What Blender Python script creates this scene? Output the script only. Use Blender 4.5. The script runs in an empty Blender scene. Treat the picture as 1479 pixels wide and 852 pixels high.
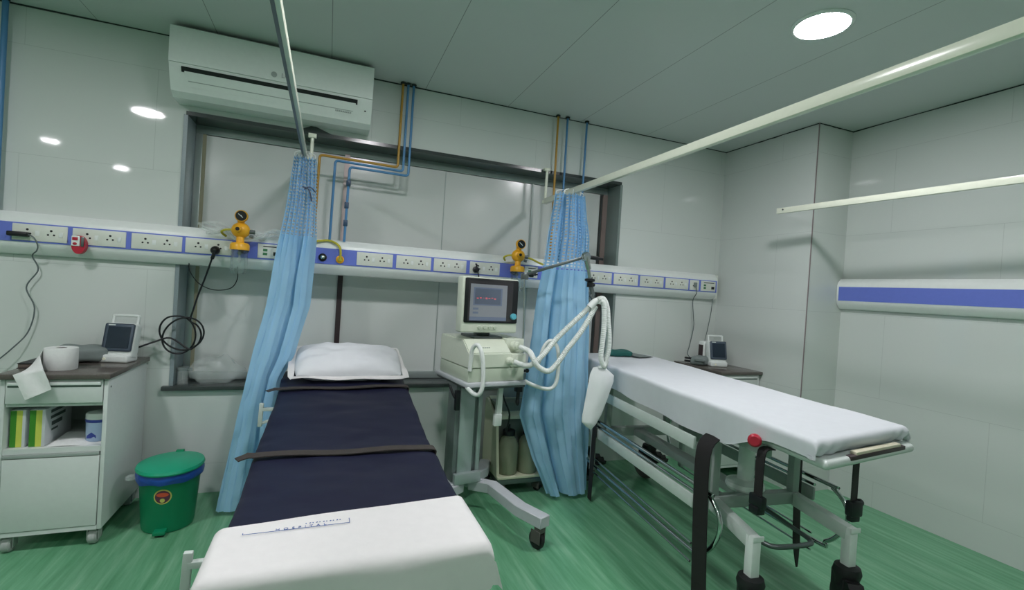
import bpy, bmesh, math, random
from mathutils import Vector, Matrix, noise
random.seed(7)
C = bpy.context.scene.collection
SC = bpy.context.scene
PI = math.pi

# ------------------------------------------------------------------ camera, world, lamps, exposure
YAW, PITCH, ROLL, FPX = 0.3663, -0.0099, 0.0636, 693.2855
CAM_POS = Vector((0, 0, 1.40))
fw = Vector((math.sin(YAW)*math.cos(PITCH), math.cos(YAW)*math.cos(PITCH), math.sin(PITCH)))
rt = Vector((math.cos(YAW), -math.sin(YAW), 0)); up = rt.cross(fw)
cr, sr = math.cos(ROLL), math.sin(ROLL)
rt, up = cr*rt + sr*up, -sr*rt + cr*up
cam = bpy.data.cameras.new('camera'); cam.sensor_fit = 'HORIZONTAL'; cam.sensor_width = 36
cam.lens = FPX/1479*36; cam.clip_start = 0.05
co = bpy.data.objects.new('camera', cam); C.objects.link(co); SC.camera = co
co.matrix_world = Matrix(((rt.x, up.x, -fw.x, 0), (rt.y, up.y, -fw.y, 0), (rt.z, up.z, -fw.z, CAM_POS.z), (0, 0, 0, 1)))
SC.view_settings.view_transform = 'Standard'; SC.view_settings.look = 'None'
SC.view_settings.gamma = 1; SC.view_settings.use_curve_mapping = False
SC.view_settings.exposure = 0.0
w = bpy.data.worlds.new('world'); SC.world = w; w.use_nodes = True
w.node_tree.nodes['Background'].inputs[0].default_value = (0.5, 0.55, 0.55, 1)
w.node_tree.nodes['Background'].inputs[1].default_value = 0.05
LAMP_STRENGTH = 176.0
LAMP_COLOUR = (0.985, 0.965, 1.0, 1)
LAMPS = [(2.19, 1.70), (0.30, 1.75), (-1.60, 1.70), (2.19, -0.25), (0.30, -0.25), (-1.60, -0.25), (-3.1, -0.2), (-2.85, -1.5)]

H, D, RX = 2.80, 3.486, 3.745          # ceiling height, back wall, right wall
CX, CY = 3.372, 2.581                   # corner column faces
LX, FY = -4.2, -2.8

# ------------------------------------------------------------------ materials
def lin(h):
    c = [int(h[i:i+2], 16)/255 for i in (0, 2, 4)]
    return tuple(x/12.92 if x <= 0.04045 else ((x+0.055)/1.055)**2.4 for x in c) + (1,)
MATS = {}
def mat(name, hexc, rough=0.5, metal=0.0, bump=0.0, scale=40.0, var=0.04, spec=0.5, trans=0.0, alpha=1.0, coat=0.0, emit=0.0, ior=1.45, sheen=0.0):
    m = bpy.data.materials.new(name); m.use_nodes = True; MATS[name] = m
    nt = m.node_tree; b = nt.nodes['Principled BSDF']
    c = lin(hexc)
    b.inputs['Roughness'].default_value = rough; b.inputs['Metallic'].default_value = metal
    b.inputs['Specular IOR Level'].default_value = spec; b.inputs['IOR'].default_value = ior
    b.inputs['Transmission Weight'].default_value = trans; b.inputs['Alpha'].default_value = alpha
    b.inputs['Coat Weight'].default_value = coat; b.inputs['Sheen Weight'].default_value = sheen
    tc = nt.nodes.new('ShaderNodeTexCoord'); n = nt.nodes.new('ShaderNodeTexNoise')
    n.inputs['Scale'].default_value = scale; n.inputs['Detail'].default_value = 4
    nt.links.new(tc.outputs['Object'], n.inputs['Vector'])
    mx = nt.nodes.new('ShaderNodeMixRGB'); mx.inputs[0].default_value = 1
    mx.inputs[1].default_value = tuple(x*(1-var) for x in c[:3])+(1,)
    mx.inputs[2].default_value = tuple(min(1, x*(1+var)) for x in c[:3])+(1,)
    nt.links.new(n.outputs['Fac'], mx.inputs[0]); nt.links.new(mx.outputs[0], b.inputs['Base Color'])
    if bump:
        bp = nt.nodes.new('ShaderNodeBump'); bp.inputs['Strength'].default_value = bump; bp.inputs['Distance'].default_value = 0.01
        nt.links.new(n.outputs['Fac'], bp.inputs['Height']); nt.links.new(bp.outputs[0], b.inputs['Normal'])
    if emit:
        b.inputs['Emission Color'].default_value = c; b.inputs['Emission Strength'].default_value = emit
    return m

def math_node(nt, op, a, b=None):
    n = nt.nodes.new('ShaderNodeMath'); n.operation = op
    for i, v in ((0, a), (1, b)):
        if v is None: continue
        if isinstance(v, (int, float)): n.inputs[i].default_value = v
        else: nt.links.new(v, n.inputs[i])
    return n.outputs[0]

def tile_wall(name, axis, hexc, hz, off, wx, rough=0.05):
    """large glossy wall panels with fine joints; axis = the horizontal axis the panels run along"""
    m = mat(name, hexc, rough, var=0.025, scale=1.3)
    nt = m.node_tree; b = nt.nodes['Principled BSDF']
    tc = nt.nodes.new('ShaderNodeTexCoord'); sp = nt.nodes.new('ShaderNodeSeparateXYZ')
    nt.links.new(tc.outputs['Object'], sp.inputs[0])
    z = math_node(nt, 'DIVIDE', math_node(nt, 'SUBTRACT', sp.outputs['Z'], 2.585-10*hz), hz)
    row = math_node(nt, 'FLOOR', z); fz = math_node(nt, 'FRACT', z)
    h = math_node(nt, 'DIVIDE', math_node(nt, 'SUBTRACT', sp.outputs[axis], off-20*wx), wx)
    h = math_node(nt, 'ADD', h, math_node(nt, 'MULTIPLY', math_node(nt, 'MODULO', row, 2), 0.5))
    fh = math_node(nt, 'FRACT', h)
    g1 = math_node(nt, 'LESS_THAN', fz, 0.0025/hz); g2 = math_node(nt, 'LESS_THAN', fh, 0.0025/wx)
    g = math_node(nt, 'MAXIMUM', g1, g2)
    old = b.inputs['Base Color'].links[0].from_socket
    mx = nt.nodes.new('ShaderNodeMixRGB'); mx.inputs[2].default_value = lin('5f6b68')
    nt.links.new(math_node(nt, 'MULTIPLY', g, 0.22), mx.inputs[0]); nt.links.new(old, mx.inputs[1])
    nt.links.new(mx.outputs[0], b.inputs['Base Color'])
    # faint waviness of the panels
    bp = nt.nodes.new('ShaderNodeBump'); bp.inputs['Strength'].default_value = 0.015; bp.inputs['Distance'].default_value = 0.01
    n2 = nt.nodes.new('ShaderNodeTexNoise'); n2.inputs['Scale'].default_value = 4
    nt.links.new(tc.outputs['Object'], n2.inputs['Vector']); nt.links.new(n2.outputs['Fac'], bp.inputs['Height'])
    nt.links.new(bp.outputs[0], b.inputs['Normal'])
    return m

WALL_HEX = 'd2d8d4'
M_wallx = tile_wall('wall_panels_along_x', 'X', WALL_HEX, 0.60, 0.84, 1.24)
M_wally = tile_wall('wall_panels_along_y', 'Y', WALL_HEX, 0.60, 0.40, 1.24)

def floor_mat():
    m = mat('green_vinyl_floor', '5a9a72', 0.32, var=0.0)
    nt = m.node_tree; b = nt.nodes['Principled BSDF']
    tc = nt.nodes.new('ShaderNodeTexCoord'); mp = nt.nodes.new('ShaderNodeMapping')
    mp.inputs['Scale'].default_value = (26, 1.6, 1); mp.inputs['Rotation'].default_value = (0, 0, 0.06)
    nt.links.new(tc.outputs['Object'], mp.inputs[0])
    n = nt.nodes.new('ShaderNodeTexNoise'); n.inputs['Scale'].default_value = 1.0; n.inputs['Detail'].default_value = 6
    n.inputs['Roughness'].default_value = 0.65
    nt.links.new(mp.outputs[0], n.inputs['Vector'])
    r = nt.nodes.new('ShaderNodeValToRGB')
    r.color_ramp.elements[0].position = 0.3; r.color_ramp.elements[0].color = lin('529068')
    r.color_ramp.elements[1].position = 0.72; r.color_ramp.elements[1].color = lin('88ba98')
    e = r.color_ramp.elements.new(0.5); e.color = lin('68a57e')
    nt.links.new(n.outputs['Fac'], r.inputs[0]); nt.links.new(r.outputs[0], b.inputs['Base Color'])
    return m
M_floor = floor_mat()

def ceil_mat():
    m = mat('ceiling_board', 'cbd2cf', 0.42, var=0.02, scale=2)
    nt = m.node_tree; b = nt.nodes['Principled BSDF']
    tc = nt.nodes.new('ShaderNodeTexCoord'); sp = nt.nodes.new('ShaderNodeSeparateXYZ')
    nt.links.new(tc.outputs['Object'], sp.inputs[0])
    f = math_node(nt, 'FRACT', math_node(nt, 'DIVIDE', math_node(nt, 'ADD', sp.outputs['X'], 0.06+0.632*20), 0.632))
    g = math_node(nt, 'LESS_THAN', f, 0.006)
    old = b.inputs['Base Color'].links[0].from_socket
    mx = nt.nodes.new('ShaderNodeMixRGB'); mx.inputs[2].default_value = lin('4a5452')
    nt.links.new(math_node(nt, 'MULTIPLY', g, 0.7), mx.inputs[0]); nt.links.new(old, mx.inputs[1]); nt.links.new(mx.outputs[0], b.inputs['Base Color'])
    return m
M_ceil = ceil_mat()
M_dark = mat('dark_gap', '2c3331', 0.8)
M_granite = mat('dark_granite', '3f4645', 0.18, var=0.35, scale=180)
M_jamb = mat('grey_granite_jamb', '8d9a9e', 0.2, var=0.15, scale=150)
M_alu = mat('aluminium_frame', 'a9b3b0', 0.35, metal=0.5)
M_pane = mat('white_board_pane', 'cfd4d0', 0.18, var=0.03, scale=3)
M_beige = mat('beige_seal', 'a39f86', 0.5)
M_brown = mat('brown_strip', '3a2e30', 0.5)
M_tan = mat('tan_strip', '7d706a', 0.5)
M_white = mat('white_plastic', 'e4e9e6', 0.3)
M_offw = mat('ivory_plate', 'd9ddd3', 0.35)
M_acw = mat('air_conditioner_white', 'e2e9e5', 0.22)
M_blue = mat('blue_strip', '6a7bd0', 0.35)
M_black = mat('black_plastic', '17191c', 0.4)
M_blackcord = mat('black_cable', '16191d', 0.5)
M_greycord = mat('grey_cable', '5f6a6a', 0.5)
M_red = mat('red_plastic', 'b5283c', 0.3)
M_yellow = mat('yellow_plastic', 'efb02a', 0.35)
M_yhose = mat('yellow_hose', 'c5bb3c', 0.4)
M_chrome = mat('chrome', 'c8cccc', 0.15, metal=1.0)
M_steel = mat('grey_steel', '6f7676', 0.35, metal=0.7)
M_glass = mat('clear_jar', 'e8f4f2', 0.05, trans=0.95, var=0, alpha=0.35)
M_clear = mat('clear_film', 'e6efec', 0.12, var=0.0, alpha=0.22)
M_clearbag = mat('cloudy_film', 'd8e0dc', 0.2, var=0.0, alpha=0.28)
M_pipey = mat('yellow_ochre_pipe', 'b58a35', 0.35)
M_pipeb = mat('blue_pipe', '4f86b4', 0.35)
M_pink = mat('pale_strip', 'd9c4c2', 0.4)
M_rail = mat('cream_rail', 'e6ead8', 0.2)
M_lockb = mat('locker_white', 'd3d9d6', 0.35)
M_lock_top = mat('locker_granite_top', '5d5853', 0.2, var=0.25, scale=160)
M_wheel = mat('grey_castor', 'a9aeab', 0.5)
M_rubber = mat('black_rubber', '1f1f21', 0.55)
M_screen = mat('blue_black_screen', '26323f', 0.12)
M_bezel = mat('slate_bezel', '4e5a68', 0.35)
M_paper = mat('tissue_paper', 'e6e8e6', 0.9, bump=0.15, scale=60)
M_card = mat('cardboard_core', '5d5750', 0.8)
M_greycloth = mat('grey_cloth', '7e8886', 0.85, bump=0.2, scale=25)
M_brownp = mat('brown_cover', '6b6058', 0.6)
M_gloveg = mat('green_box_face', '3f8a2a', 0.5)
M_glovey = mat('yellow_box_stripe', 'cfd65c', 0.5)
M_glovew = mat('white_box_card', 'd0d4d6', 0.5)
M_tub = mat('pale_blue_tub', 'a9bedd', 0.35)
M_tubn = mat('navy_band', '3b489c', 0.35)
M_bin = mat('green_bin', '12885f', 0.35)
M_binlid = mat('green_bin_lid', '14a07a', 0.35)
M_liner = mat('blue_bin_liner', '2450a8', 0.3, var=0.2, scale=30)
M_sty = mat('sticker_yellow', 'c8c468', 0.5); M_stp = mat('sticker_maroon', '5d3548', 0.5); M_sto = mat('sticker_orange', 'd2553a', 0.5)
M_navy = mat('navy_mattress', '161830', 0.55, bump=0.10, scale=14, var=0.1, spec=0.35)
M_strap = mat('dark_brown_strap', '3a3532', 0.75, bump=0.1, scale=120)
M_bstrap = mat('black_strap', '231f20', 0.65)
M_ssheet = mat('greyish_white_cotton', 'cdd1d5', 0.85, bump=0.06, scale=22)  # stretcher cloth, a slightly greyer white than the bed sheet
M_sheet = mat('white_cotton', 'dfdddc', 0.85, bump=0.05, scale=30, sheen=0.1)
M_pillow = mat('pillow_cotton', 'e2e4e8', 0.85, bump=0.08, scale=20)
M_ink = mat('blue_ink', '3d5c9c', 0.7)
M_frame = mat('white_powdercoat', 'c9d2cd', 0.3)
M_sgrey = mat('grey_powdercoat', '9fa8a4', 0.35)
M_vent = mat('cream_casing', 'd5dccb', 0.35)
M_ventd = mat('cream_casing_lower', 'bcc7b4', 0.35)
M_vcol = mat('column_aluminium', 'a6b4b2', 0.32, metal=0.35)
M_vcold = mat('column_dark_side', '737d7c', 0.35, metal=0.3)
M_vbase = mat('light_grey_base', 'bcc0c4', 0.4)
M_hose = mat('white_hose', 'e3e8e4', 0.35)
M_screen_lit = mat('lit_screen_grey', '7e8288', 0.12, emit=0.22)
M_scr_dark = mat('screen_window', '5c6474', 0.15, emit=0.12)
M_scr_red = mat('screen_red', 'c0616a', 0.3, emit=0.3)
M_scr_lab = mat('screen_label', '6a7488', 0.2, emit=0.15)
M_cyan = mat('cyan_knob', '62b8c8', 0.3)
M_jarliq = mat('olive_glass', 'a5ab90', 0.1, alpha=0.6)
M_suc = mat('cream_suction_case', 'c9cbb0', 0.4)
M_teal = mat('teal_cloth', '1f5e58', 0.7)
M_grnled = mat('green_socket', '3f7a50', 0.4)
M_bag = mat('white_poly_bag', 'e9eced', 0.35, trans=0.0, bump=0.15, scale=18)
M_lamp = bpy.data.materials.new('lamp_diffuser'); M_lamp.use_nodes = True
nt = M_lamp.node_tree; nt.nodes.clear()
e_ = nt.nodes.new('ShaderNodeEmission'); o_ = nt.nodes.new('ShaderNodeOutputMaterial')
e_.inputs[0].default_value = LAMP_COLOUR; e_.inputs[1].default_value = LAMP_STRENGTH; nt.links.new(e_.outputs[0], o_.inputs[0])

def curtain_mats():
    solid = mat('curtain_blue', 'b0defb', 0.40, bump=0.08, scale=14, var=0.05, sheen=0.15)
    net = mat('curtain_net', 'acd6f6', 0.6, var=0.04)
    for m in (solid, net):
        nt = m.node_tree; b = nt.nodes['Principled BSDF']; out = nt.nodes['Material Output']
        tr = nt.nodes.new('ShaderNodeBsdfTranslucent'); tr.inputs[0].default_value = lin('b0e0fd')
        mx = nt.nodes.new('ShaderNodeMixShader'); mx.inputs[0].default_value = 0.36
        nt.links.new(b.outputs[0], mx.inputs[1]); nt.links.new(tr.outputs[0], mx.inputs[2]); last = mx.outputs[0]
        if m is net:
            uv = nt.nodes.new('ShaderNodeUVMap'); sp = nt.nodes.new('ShaderNodeSeparateXYZ'); nt.links.new(uv.outputs[0], sp.inputs[0])
            fx = math_node(nt, 'FRACT', math_node(nt, 'MULTIPLY', sp.outputs[0], 17)); fy = math_node(nt, 'FRACT', math_node(nt, 'MULTIPLY', sp.outputs[1], 47))
            hx = math_node(nt, 'GREATER_THAN', fx, 0.45); hy = math_node(nt, 'GREATER_THAN', fy, 0.45)
            hole = math_node(nt, 'MULTIPLY', hx, hy)
            tp = nt.nodes.new('ShaderNodeBsdfTransparent'); m2 = nt.nodes.new('ShaderNodeMixShader')
            nt.links.new(hole, m2.inputs[0]); nt.links.new(last, m2.inputs[1]); nt.links.new(tp.outputs[0], m2.inputs[2]); last = m2.outputs[0]
        nt.links.new(last, out.inputs['Surface'])
    return solid, net
M_curt, M_net = curtain_mats()

# ------------------------------------------------------------------ mesh helpers
def new(): return bmesh.new()
def box(bm, x0, x1, y0, y1, z0, z1, bev=0.0, seg=2, M=None):
    r = bmesh.ops.create_cube(bm, size=1.0)
    vs = r['verts']
    for v in vs:
        v.co = Vector((x0+(v.co.x+.5)*(x1-x0), y0+(v.co.y+.5)*(y1-y0), z0+(v.co.z+.5)*(z1-z0)))
    if bev:
        es = list({e for v in vs for e in v.link_edges})
        rr = bmesh.ops.bevel(bm, geom=es, offset=bev, segments=seg, profile=0.5, affect='EDGES')
        vs = list({v for f in rr['faces'] for v in f.verts} | {v for v in vs if v.is_valid})
    if M is not None:
        for v in vs: v.co = M @ v.co
    return vs
def smooth_path(pts, k=6, closed=False):
    P = [Vector(p) for p in pts]; n = len(P); out = []
    rng = range(n) if closed else range(n-1)
    for i in rng:
        if closed: a, b, c, d = P[(i-1) % n], P[i], P[(i+1) % n], P[(i+2) % n]
        else: a, b, c, d = P[max(i-1, 0)], P[i], P[i+1], P[min(i+2, n-1)]
        for j in range(k):
            t = j/k
            out.append(0.5*((2*b)+(c-a)*t+(2*a-5*b+4*c-d)*t*t+(3*b-a-3*c+d)*t**3))
    if not closed: out.append(P[-1])
    return out
def tube(bm, pts, r, n=10, k=6, closed=False, rf=None):
    P = smooth_path(pts, k, closed) if k > 1 else [Vector(p) for p in pts]
    m = len(P); rings = []; nrm = None
    for i, p in enumerate(P):
        if closed: t = P[(i+1) % m]-P[i-1]
        else: t = P[min(i+1, m-1)]-P[max(i-1, 0)]
        t.normalize()
        if nrm is None:
            a = Vector((0, 0, 1)) if abs(t.z) < .9 else Vector((1, 0, 0)); nrm = a.cross(t).normalized()
        else:
            nrm = (nrm - t*nrm.dot(t)); nrm = nrm.normalized() if nrm.length > 1e-6 else t.orthogonal().normalized()
        b = t.cross(nrm); rr = rf(i, m) if rf else r
        rings.append([bm.verts.new(p+rr*(math.cos(2*PI*j/n)*nrm+math.sin(2*PI*j/n)*b)) for j in range(n)])
    for i in range(m if closed else m-1):
        A, B = rings[i], rings[(i+1) % m]
        for j in range(n): bm.faces.new((A[j], A[(j+1) % n], B[(j+1) % n], B[j]))
    if not closed:
        bm.faces.new(rings[0][::-1]); bm.faces.new(rings[-1])
def hose(bm, pts, r, k=40, n=12):
    tube(bm, pts, r, n, k, rf=lambda i, m: r*(1.0 if (i//2) % 2 else 0.87))
def rod(bm, a, b, r, n=14): tube(bm, [a, b], r, n, 1)
def bar(bm, a, b, w, h, upv=(0, 0, 1), bev=0.0):
    """rectangular bar from a to b, w across, h along upv"""
    a, b = Vector(a), Vector(b); t = (b-a); L = t.length; t.normalize(); u = Vector(upv); u = (u-t*u.dot(t)).normalized(); s = t.cross(u)
    M = Matrix(((s.x, t.x, u.x, a.x), (s.y, t.y, u.y, a.y), (s.z, t.z, u.z, a.z), (0, 0, 0, 1)))
    box(bm, -w/2, w/2, 0, L, -h/2, h/2, bev, 2, M)
def belt(bm, pts, wdir, w, t, k=4, wf=None):
    P = smooth_path(pts, k) if k > 1 else [Vector(p) for p in pts]; rings = []; m = len(P)
    for i, p in enumerate(P):
        tg = (P[min(i+1, m-1)]-P[max(i-1, 0)]).normalized(); s = Vector(wdir); s = (s-tg*s.dot(tg)).normalized(); nn = tg.cross(s)
        ww = w*(wf(i/(m-1)) if wf else 1)
        rings.append([bm.verts.new(p+s*a*ww/2+nn*b*t/2) for a, b in ((-1, -1), (1, -1), (1, 1), (-1, 1))])
    for i in range(m-1):
        for j in range(4): bm.faces.new((rings[i][j], rings[i][(j+1) % 4], rings[i+1][(j+1) % 4], rings[i+1][j]))
    bm.faces.new(rings[0][::-1]); bm.faces.new(rings[-1])
def lathe(bm, prof, n=24, M=None, sx=1, sy=1):
    M = M or Matrix(); rings = []
    for r, z in prof: rings.append([bm.verts.new(M @ Vector((r*sx*math.cos(2*PI*j/n), r*sy*math.sin(2*PI*j/n), z))) for j in range(n)])
    for A, B in zip(rings, rings[1:]):
        for j in range(n): bm.faces.new((A[j], A[(j+1) % n], B[(j+1) % n], B[j]))
    if prof[0][0] > 1e-6: bm.faces.new(rings[0][::-1])
    if prof[-1][0] > 1e-6: bm.faces.new(rings[-1])
    bmesh.ops.remove_doubles(bm, verts=[v for R in (rings[0], rings[-1]) for v in R], dist=1e-6)
def axis(p, d):
    d = Vector(d).normalized(); M = d.to_track_quat('Z', 'Y').to_matrix().to_4x4(); M.translation = Vector(p); return M
def prism(bm, poly, ex):
    ex = Vector(ex); A = [bm.verts.new(Vector(p)) for p in poly]; B = [bm.verts.new(Vector(p)+ex) for p in poly]; n = len(A)
    bm.faces.new(A[::-1]); bm.faces.new(B)
    for i in range(n): bm.faces.new((A[i], A[(i+1) % n], B[(i+1) % n], B[i]))
def ball(bm, c, r, n=12):
    M = Matrix.Translation(Vector(c)) @ Matrix.Diagonal((*((r, r, r) if isinstance(r, (int, float)) else r), 1))
    bmesh.ops.create_uvsphere(bm, u_segments=n*2, v_segments=n, radius=1, matrix=M)
def grid(bm, f, nu, nv, uvf=None):
    V = [[bm.verts.new(Vector(f(i/nu, j/nv))) for j in range(nv+1)] for i in range(nu+1)]
    uv = bm.loops.layers.uv.verify() if uvf else None; fs = []
    for i in range(nu):
        for j in range(nv):
            fc = bm.faces.new((V[i][j], V[i+1][j], V[i+1][j+1], V[i][j+1])); fs.append(fc)
            if uvf:
                for l, (a, b) in zip(fc.loops, ((i, j), (i+1, j), (i+1, j+1), (i, j+1))): l[uv].uv = uvf(a/nu, b/nv)
    return fs
def thicken(bm, t):
    bmesh.ops.recalc_face_normals(bm, faces=bm.faces[:])
    bmesh.ops.solidify(bm, geom=bm.faces[:], thickness=t)
FR = {}
def obj(name, bm, m, parent=None, ang=38, world=True):
    if parent is not None and world:
        Mi = FR[parent.name]
        for v in bm.verts: v.co = Mi @ v.co
    bmesh.ops.recalc_face_normals(bm, faces=bm.faces[:])
    me = bpy.data.meshes.new(name); bm.to_mesh(me); bm.free()
    for p in me.polygons: p.use_smooth = True
    me.set_sharp_from_angle(angle=math.radians(ang))
    o = bpy.data.objects.new(name, me); C.objects.link(o); me.materials.append(m)
    if parent is not None: o.parent = parent; FR[o.name] = FR[parent.name]
    else: FR[o.name] = Matrix()
    return o
def tag(o, label, cat, group=None):
    o['label'] = label; o['category'] = cat
    if group: o['group'] = group
    return o
def thing(name, label, cat, loc=(0, 0, 0), rotz=0.0, group=None, local=False):
    o = bpy.data.objects.new(name, None); C.objects.link(o); o.location = loc; o.rotation_euler = (0, 0, rotz); o.empty_display_size = 0.1
    M = Matrix.Translation(Vector(loc)) @ Matrix.Rotation(rotz, 4, 'Z')
    FR[o.name] = Matrix() if local else M.inverted()
    return tag(o, label, cat, group)
def struct(name, bm, m, parent=None):
    o = obj(name, bm, m, parent)
    if parent is None: o['kind'] = 'structure'
    return o
def dup(root, loc, rotz, label, group=None):
    def cp(o, par):
        c = o.copy(); C.objects.link(c); c.parent = par
        for ch in list(o.children): cp(ch, c)
        return c
    r = cp(root, None); r.location = loc; r.rotation_euler = (0, 0, rotz); r['label'] = label
    if group: r['group'] = group
    return r
def dup_part(o, off, parent):
    c = o.copy(); C.objects.link(c); c.parent = parent; c.location = Vector(o.location)+Vector(off)
    for ch in list(o.children):
        d = ch.copy(); C.objects.link(d); d.parent = c
    return c
def text_bm(s, size, M, depth=0.0008, spacing=1.0):
    cu = bpy.data.curves.new('lettering', 'FONT'); cu.body = s; cu.size = size; cu.extrude = depth; cu.align_x = 'CENTER'; cu.align_y = 'CENTER'; cu.space_character = spacing
    t = bpy.data.objects.new('lettering', cu); C.objects.link(t)
    dg = bpy.context.evaluated_depsgraph_get(); me = bpy.data.meshes.new_from_object(t.evaluated_get(dg))
    bm = new(); bm.from_mesh(me)
    for v in bm.verts: v.co = M @ v.co
    bpy.data.objects.remove(t); bpy.data.meshes.remove(me); bpy.data.curves.remove(cu)
    return bm
def wob(p, s=3.0, a=0.01):
    return noise.noise(Vector(p)*s)*a

# ------------------------------------------------------------------ room shell
bm = new(); box(bm, LX-.3, RX+.3, FY-.3, D+.5, -0.2, 0); struct('floor', bm, M_floor)
bm = new(); box(bm, LX-.3, RX+.3, FY-.3, D+.5, H, H+.2); struct('ceiling', bm, M_ceil)
WX0, WX1, WZ0, WZ1 = -0.865, 2.262, 0.655, 2.345
bm = new()
box(bm, LX-.3, WX0, D, D+.4, 0, H); box(bm, WX1, RX+.3, D, D+.4, 0, H)
box(bm, WX0, WX1, D, D+.4, 0, WZ0); box(bm, WX0, WX1, D, D+.4, WZ1, H)
struct('wall_back', bm, M_wallx)
bm = new(); box(bm, RX, RX+.3, FY, D, 0, H); struct('wall_right', bm, M_wally)
bm = new(); box(bm, LX-.3, LX, FY, D, 0, H); struct('wall_left', bm, M_wally)
bm = new(); box(bm, LX-.3, RX+.3, FY-.3, FY, 0, H); struct('wall_front', bm, M_wallx)
bm = new(); box(bm, CX, RX, CY, D, 0, H, 0.0); struct('wall_corner', bm, M_wally)
bm = new(); bar(bm, (CX-.001, CY-.001, 0), (CX-.001, CY-.001, H), .006, .006, (0, 1, 0)); struct('trim_4', bm, mat('joint_pinkish', '8c7f80', 0.6))
def gap(name, a, b):
    bm = new(); a, b = Vector(a), Vector(b); n = 40
    tube(bm, [a.lerp(b, i/n)+Vector((0, 0, -0.001+wob((i*.37, a.x, a.y), 1.0, .002))) for i in range(n+1)], .006, 6, 1, rf=lambda i, m: .0055+.003*noise.noise(Vector((i*.31, a.x, 2))))
    struct(name, bm, M_dark)  # dark strip stands in for the shadow in the wall-ceiling gap
gap('gap_shade_1', (LX, D-.001, H), (CX, D-.001, H)); gap('gap_shade_2', (CX-.001, CY, H), (CX-.001, D, H)); gap('gap_shade_3', (CX, CY-.001, H), (RX, CY-.001, H)); gap('gap_shade_5', (RX-.001, FY, H), (RX-.001, CY, H))

# window recess: granite lining, aluminium frame, white boards
win = bpy.data.objects.new('window_1', None); C.objects.link(win); win['kind'] = 'structure'; FR['window_1'] = Matrix()
YF = 3.675
bm = new(); box(bm, WX0, WX1, D-.008, YF+.03, WZ1-.002, WZ1+.022); prism(bm, [(-.235, D-.008, WZ1+.02), (-.03, D-.008, WZ1+.02), (-.15, D-.008, WZ1+.062)], (0, .012, 0)); obj('header', bm, M_granite, win)
bm = new(); box(bm, WX0-.045, WX1+.06, D-.035, YF+.03, .655, .682, .004); obj('sill', bm, M_granite, win)
bm = new(); box(bm, WX0-.012, WX0+.01, D-.006, YF+.03, .682, WZ1); obj('jamb', bm, M_jamb, win)
bm = new(); box(bm, WX1-.01, WX1+.012, D-.006, YF+.03, .682, WZ1); obj('jamb', bm, mat('green_grey_jamb', '7f8c88', .25, var=.1, scale=120), win)
bm = new(); box(bm, WX0+.01, WX1-.01, YF, YF+.04, 2.29, WZ1, .003); box(bm, WX0+.01, WX1-.01, YF, YF+.04, .682, .735, .003)
box(bm, WX0+.01, WX0+.05, YF, YF+.04, .735, 2.29, .003); box(bm, WX1-.05, WX1-.01, YF, YF+.04, .735, 2.29, .003); obj('frame', bm, M_alu, win)
bm = new(); box(bm, WX0+.05, WX0+.07, YF+.005, YF+.03, .735, 2.29); obj('edge_seal', bm, M_beige, win)
bm = new(); box(bm, WX1-.055, WX1-.010, YF-.004, YF+.01, .735, 2.285); obj('edge_strip', bm, M_tan, win)
for i, (a, b) in enumerate(((WX0+.07, .062), (.097, .80), (.806, 1.53), (1.545, WX1-.08))):
    bm = new(); box(bm, a, b, YF+.012, YF+.03, .735, 2.286); obj('pane', bm, M_pane, win)
bm = new(); box(bm, .062, .097, YF-.002, YF+.03, .735, 1.55); obj('mullion', bm, M_brown, win)
bm = new(); box(bm, .062, .097, YF-.002, YF+.03, 1.55, 2.3); obj('mullion', bm, M_pink, win)
bm = new(); box(bm, 1.53, 1.545, YF+.004, YF+.03, .735, 2.29); obj('mullion', bm, M_alu, win)
bm = new(); box(bm, .80, .806, YF+.008, YF+.03, .735, 2.29); obj('mullion', bm, M_alu, win)

# ------------------------------------------------------------------ ceiling downlights
dl = None
def make_lamp():
    t = thing('downlight', '', 'ceiling light', (0, 0, H), local=True)
    b = new(); lathe(b, [(.136, 0), (.136, -.004), (.127, -.012), (.119, -.012), (.119, -.006)], 40); obj('rim', b, M_white, t)
    b = new(); lathe(b, [(0, -.0105), (.119, -.0105), (.119, -.002), (0, -.002)], 40); obj('diffuser', b, M_lamp, t)
    return t
dl = make_lamp()
LL = ['lit round downlight in the ceiling above the wheeled stretcher', 'round downlight in the ceiling above the low bed', 'round downlight in the ceiling above the left locker',
      'round ceiling downlight behind the camera on the right', 'round ceiling downlight directly above the camera', 'round ceiling downlight behind the camera on the left',
      'round ceiling downlight far left near the wall', 'round ceiling downlight in the far left rear corner']
for i, (x, y) in enumerate(LAMPS):
    if i == 0: dl.location = (x, y, H); dl['label'] = LL[0]; dl['group'] = 'ceiling downlights'
    else:
        r = dup(dl, (x, y, H), 0, LL[i], 'ceiling downlights'); k = .95 if y > 1 else .62; r.scale = (k, k, 1)

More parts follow.
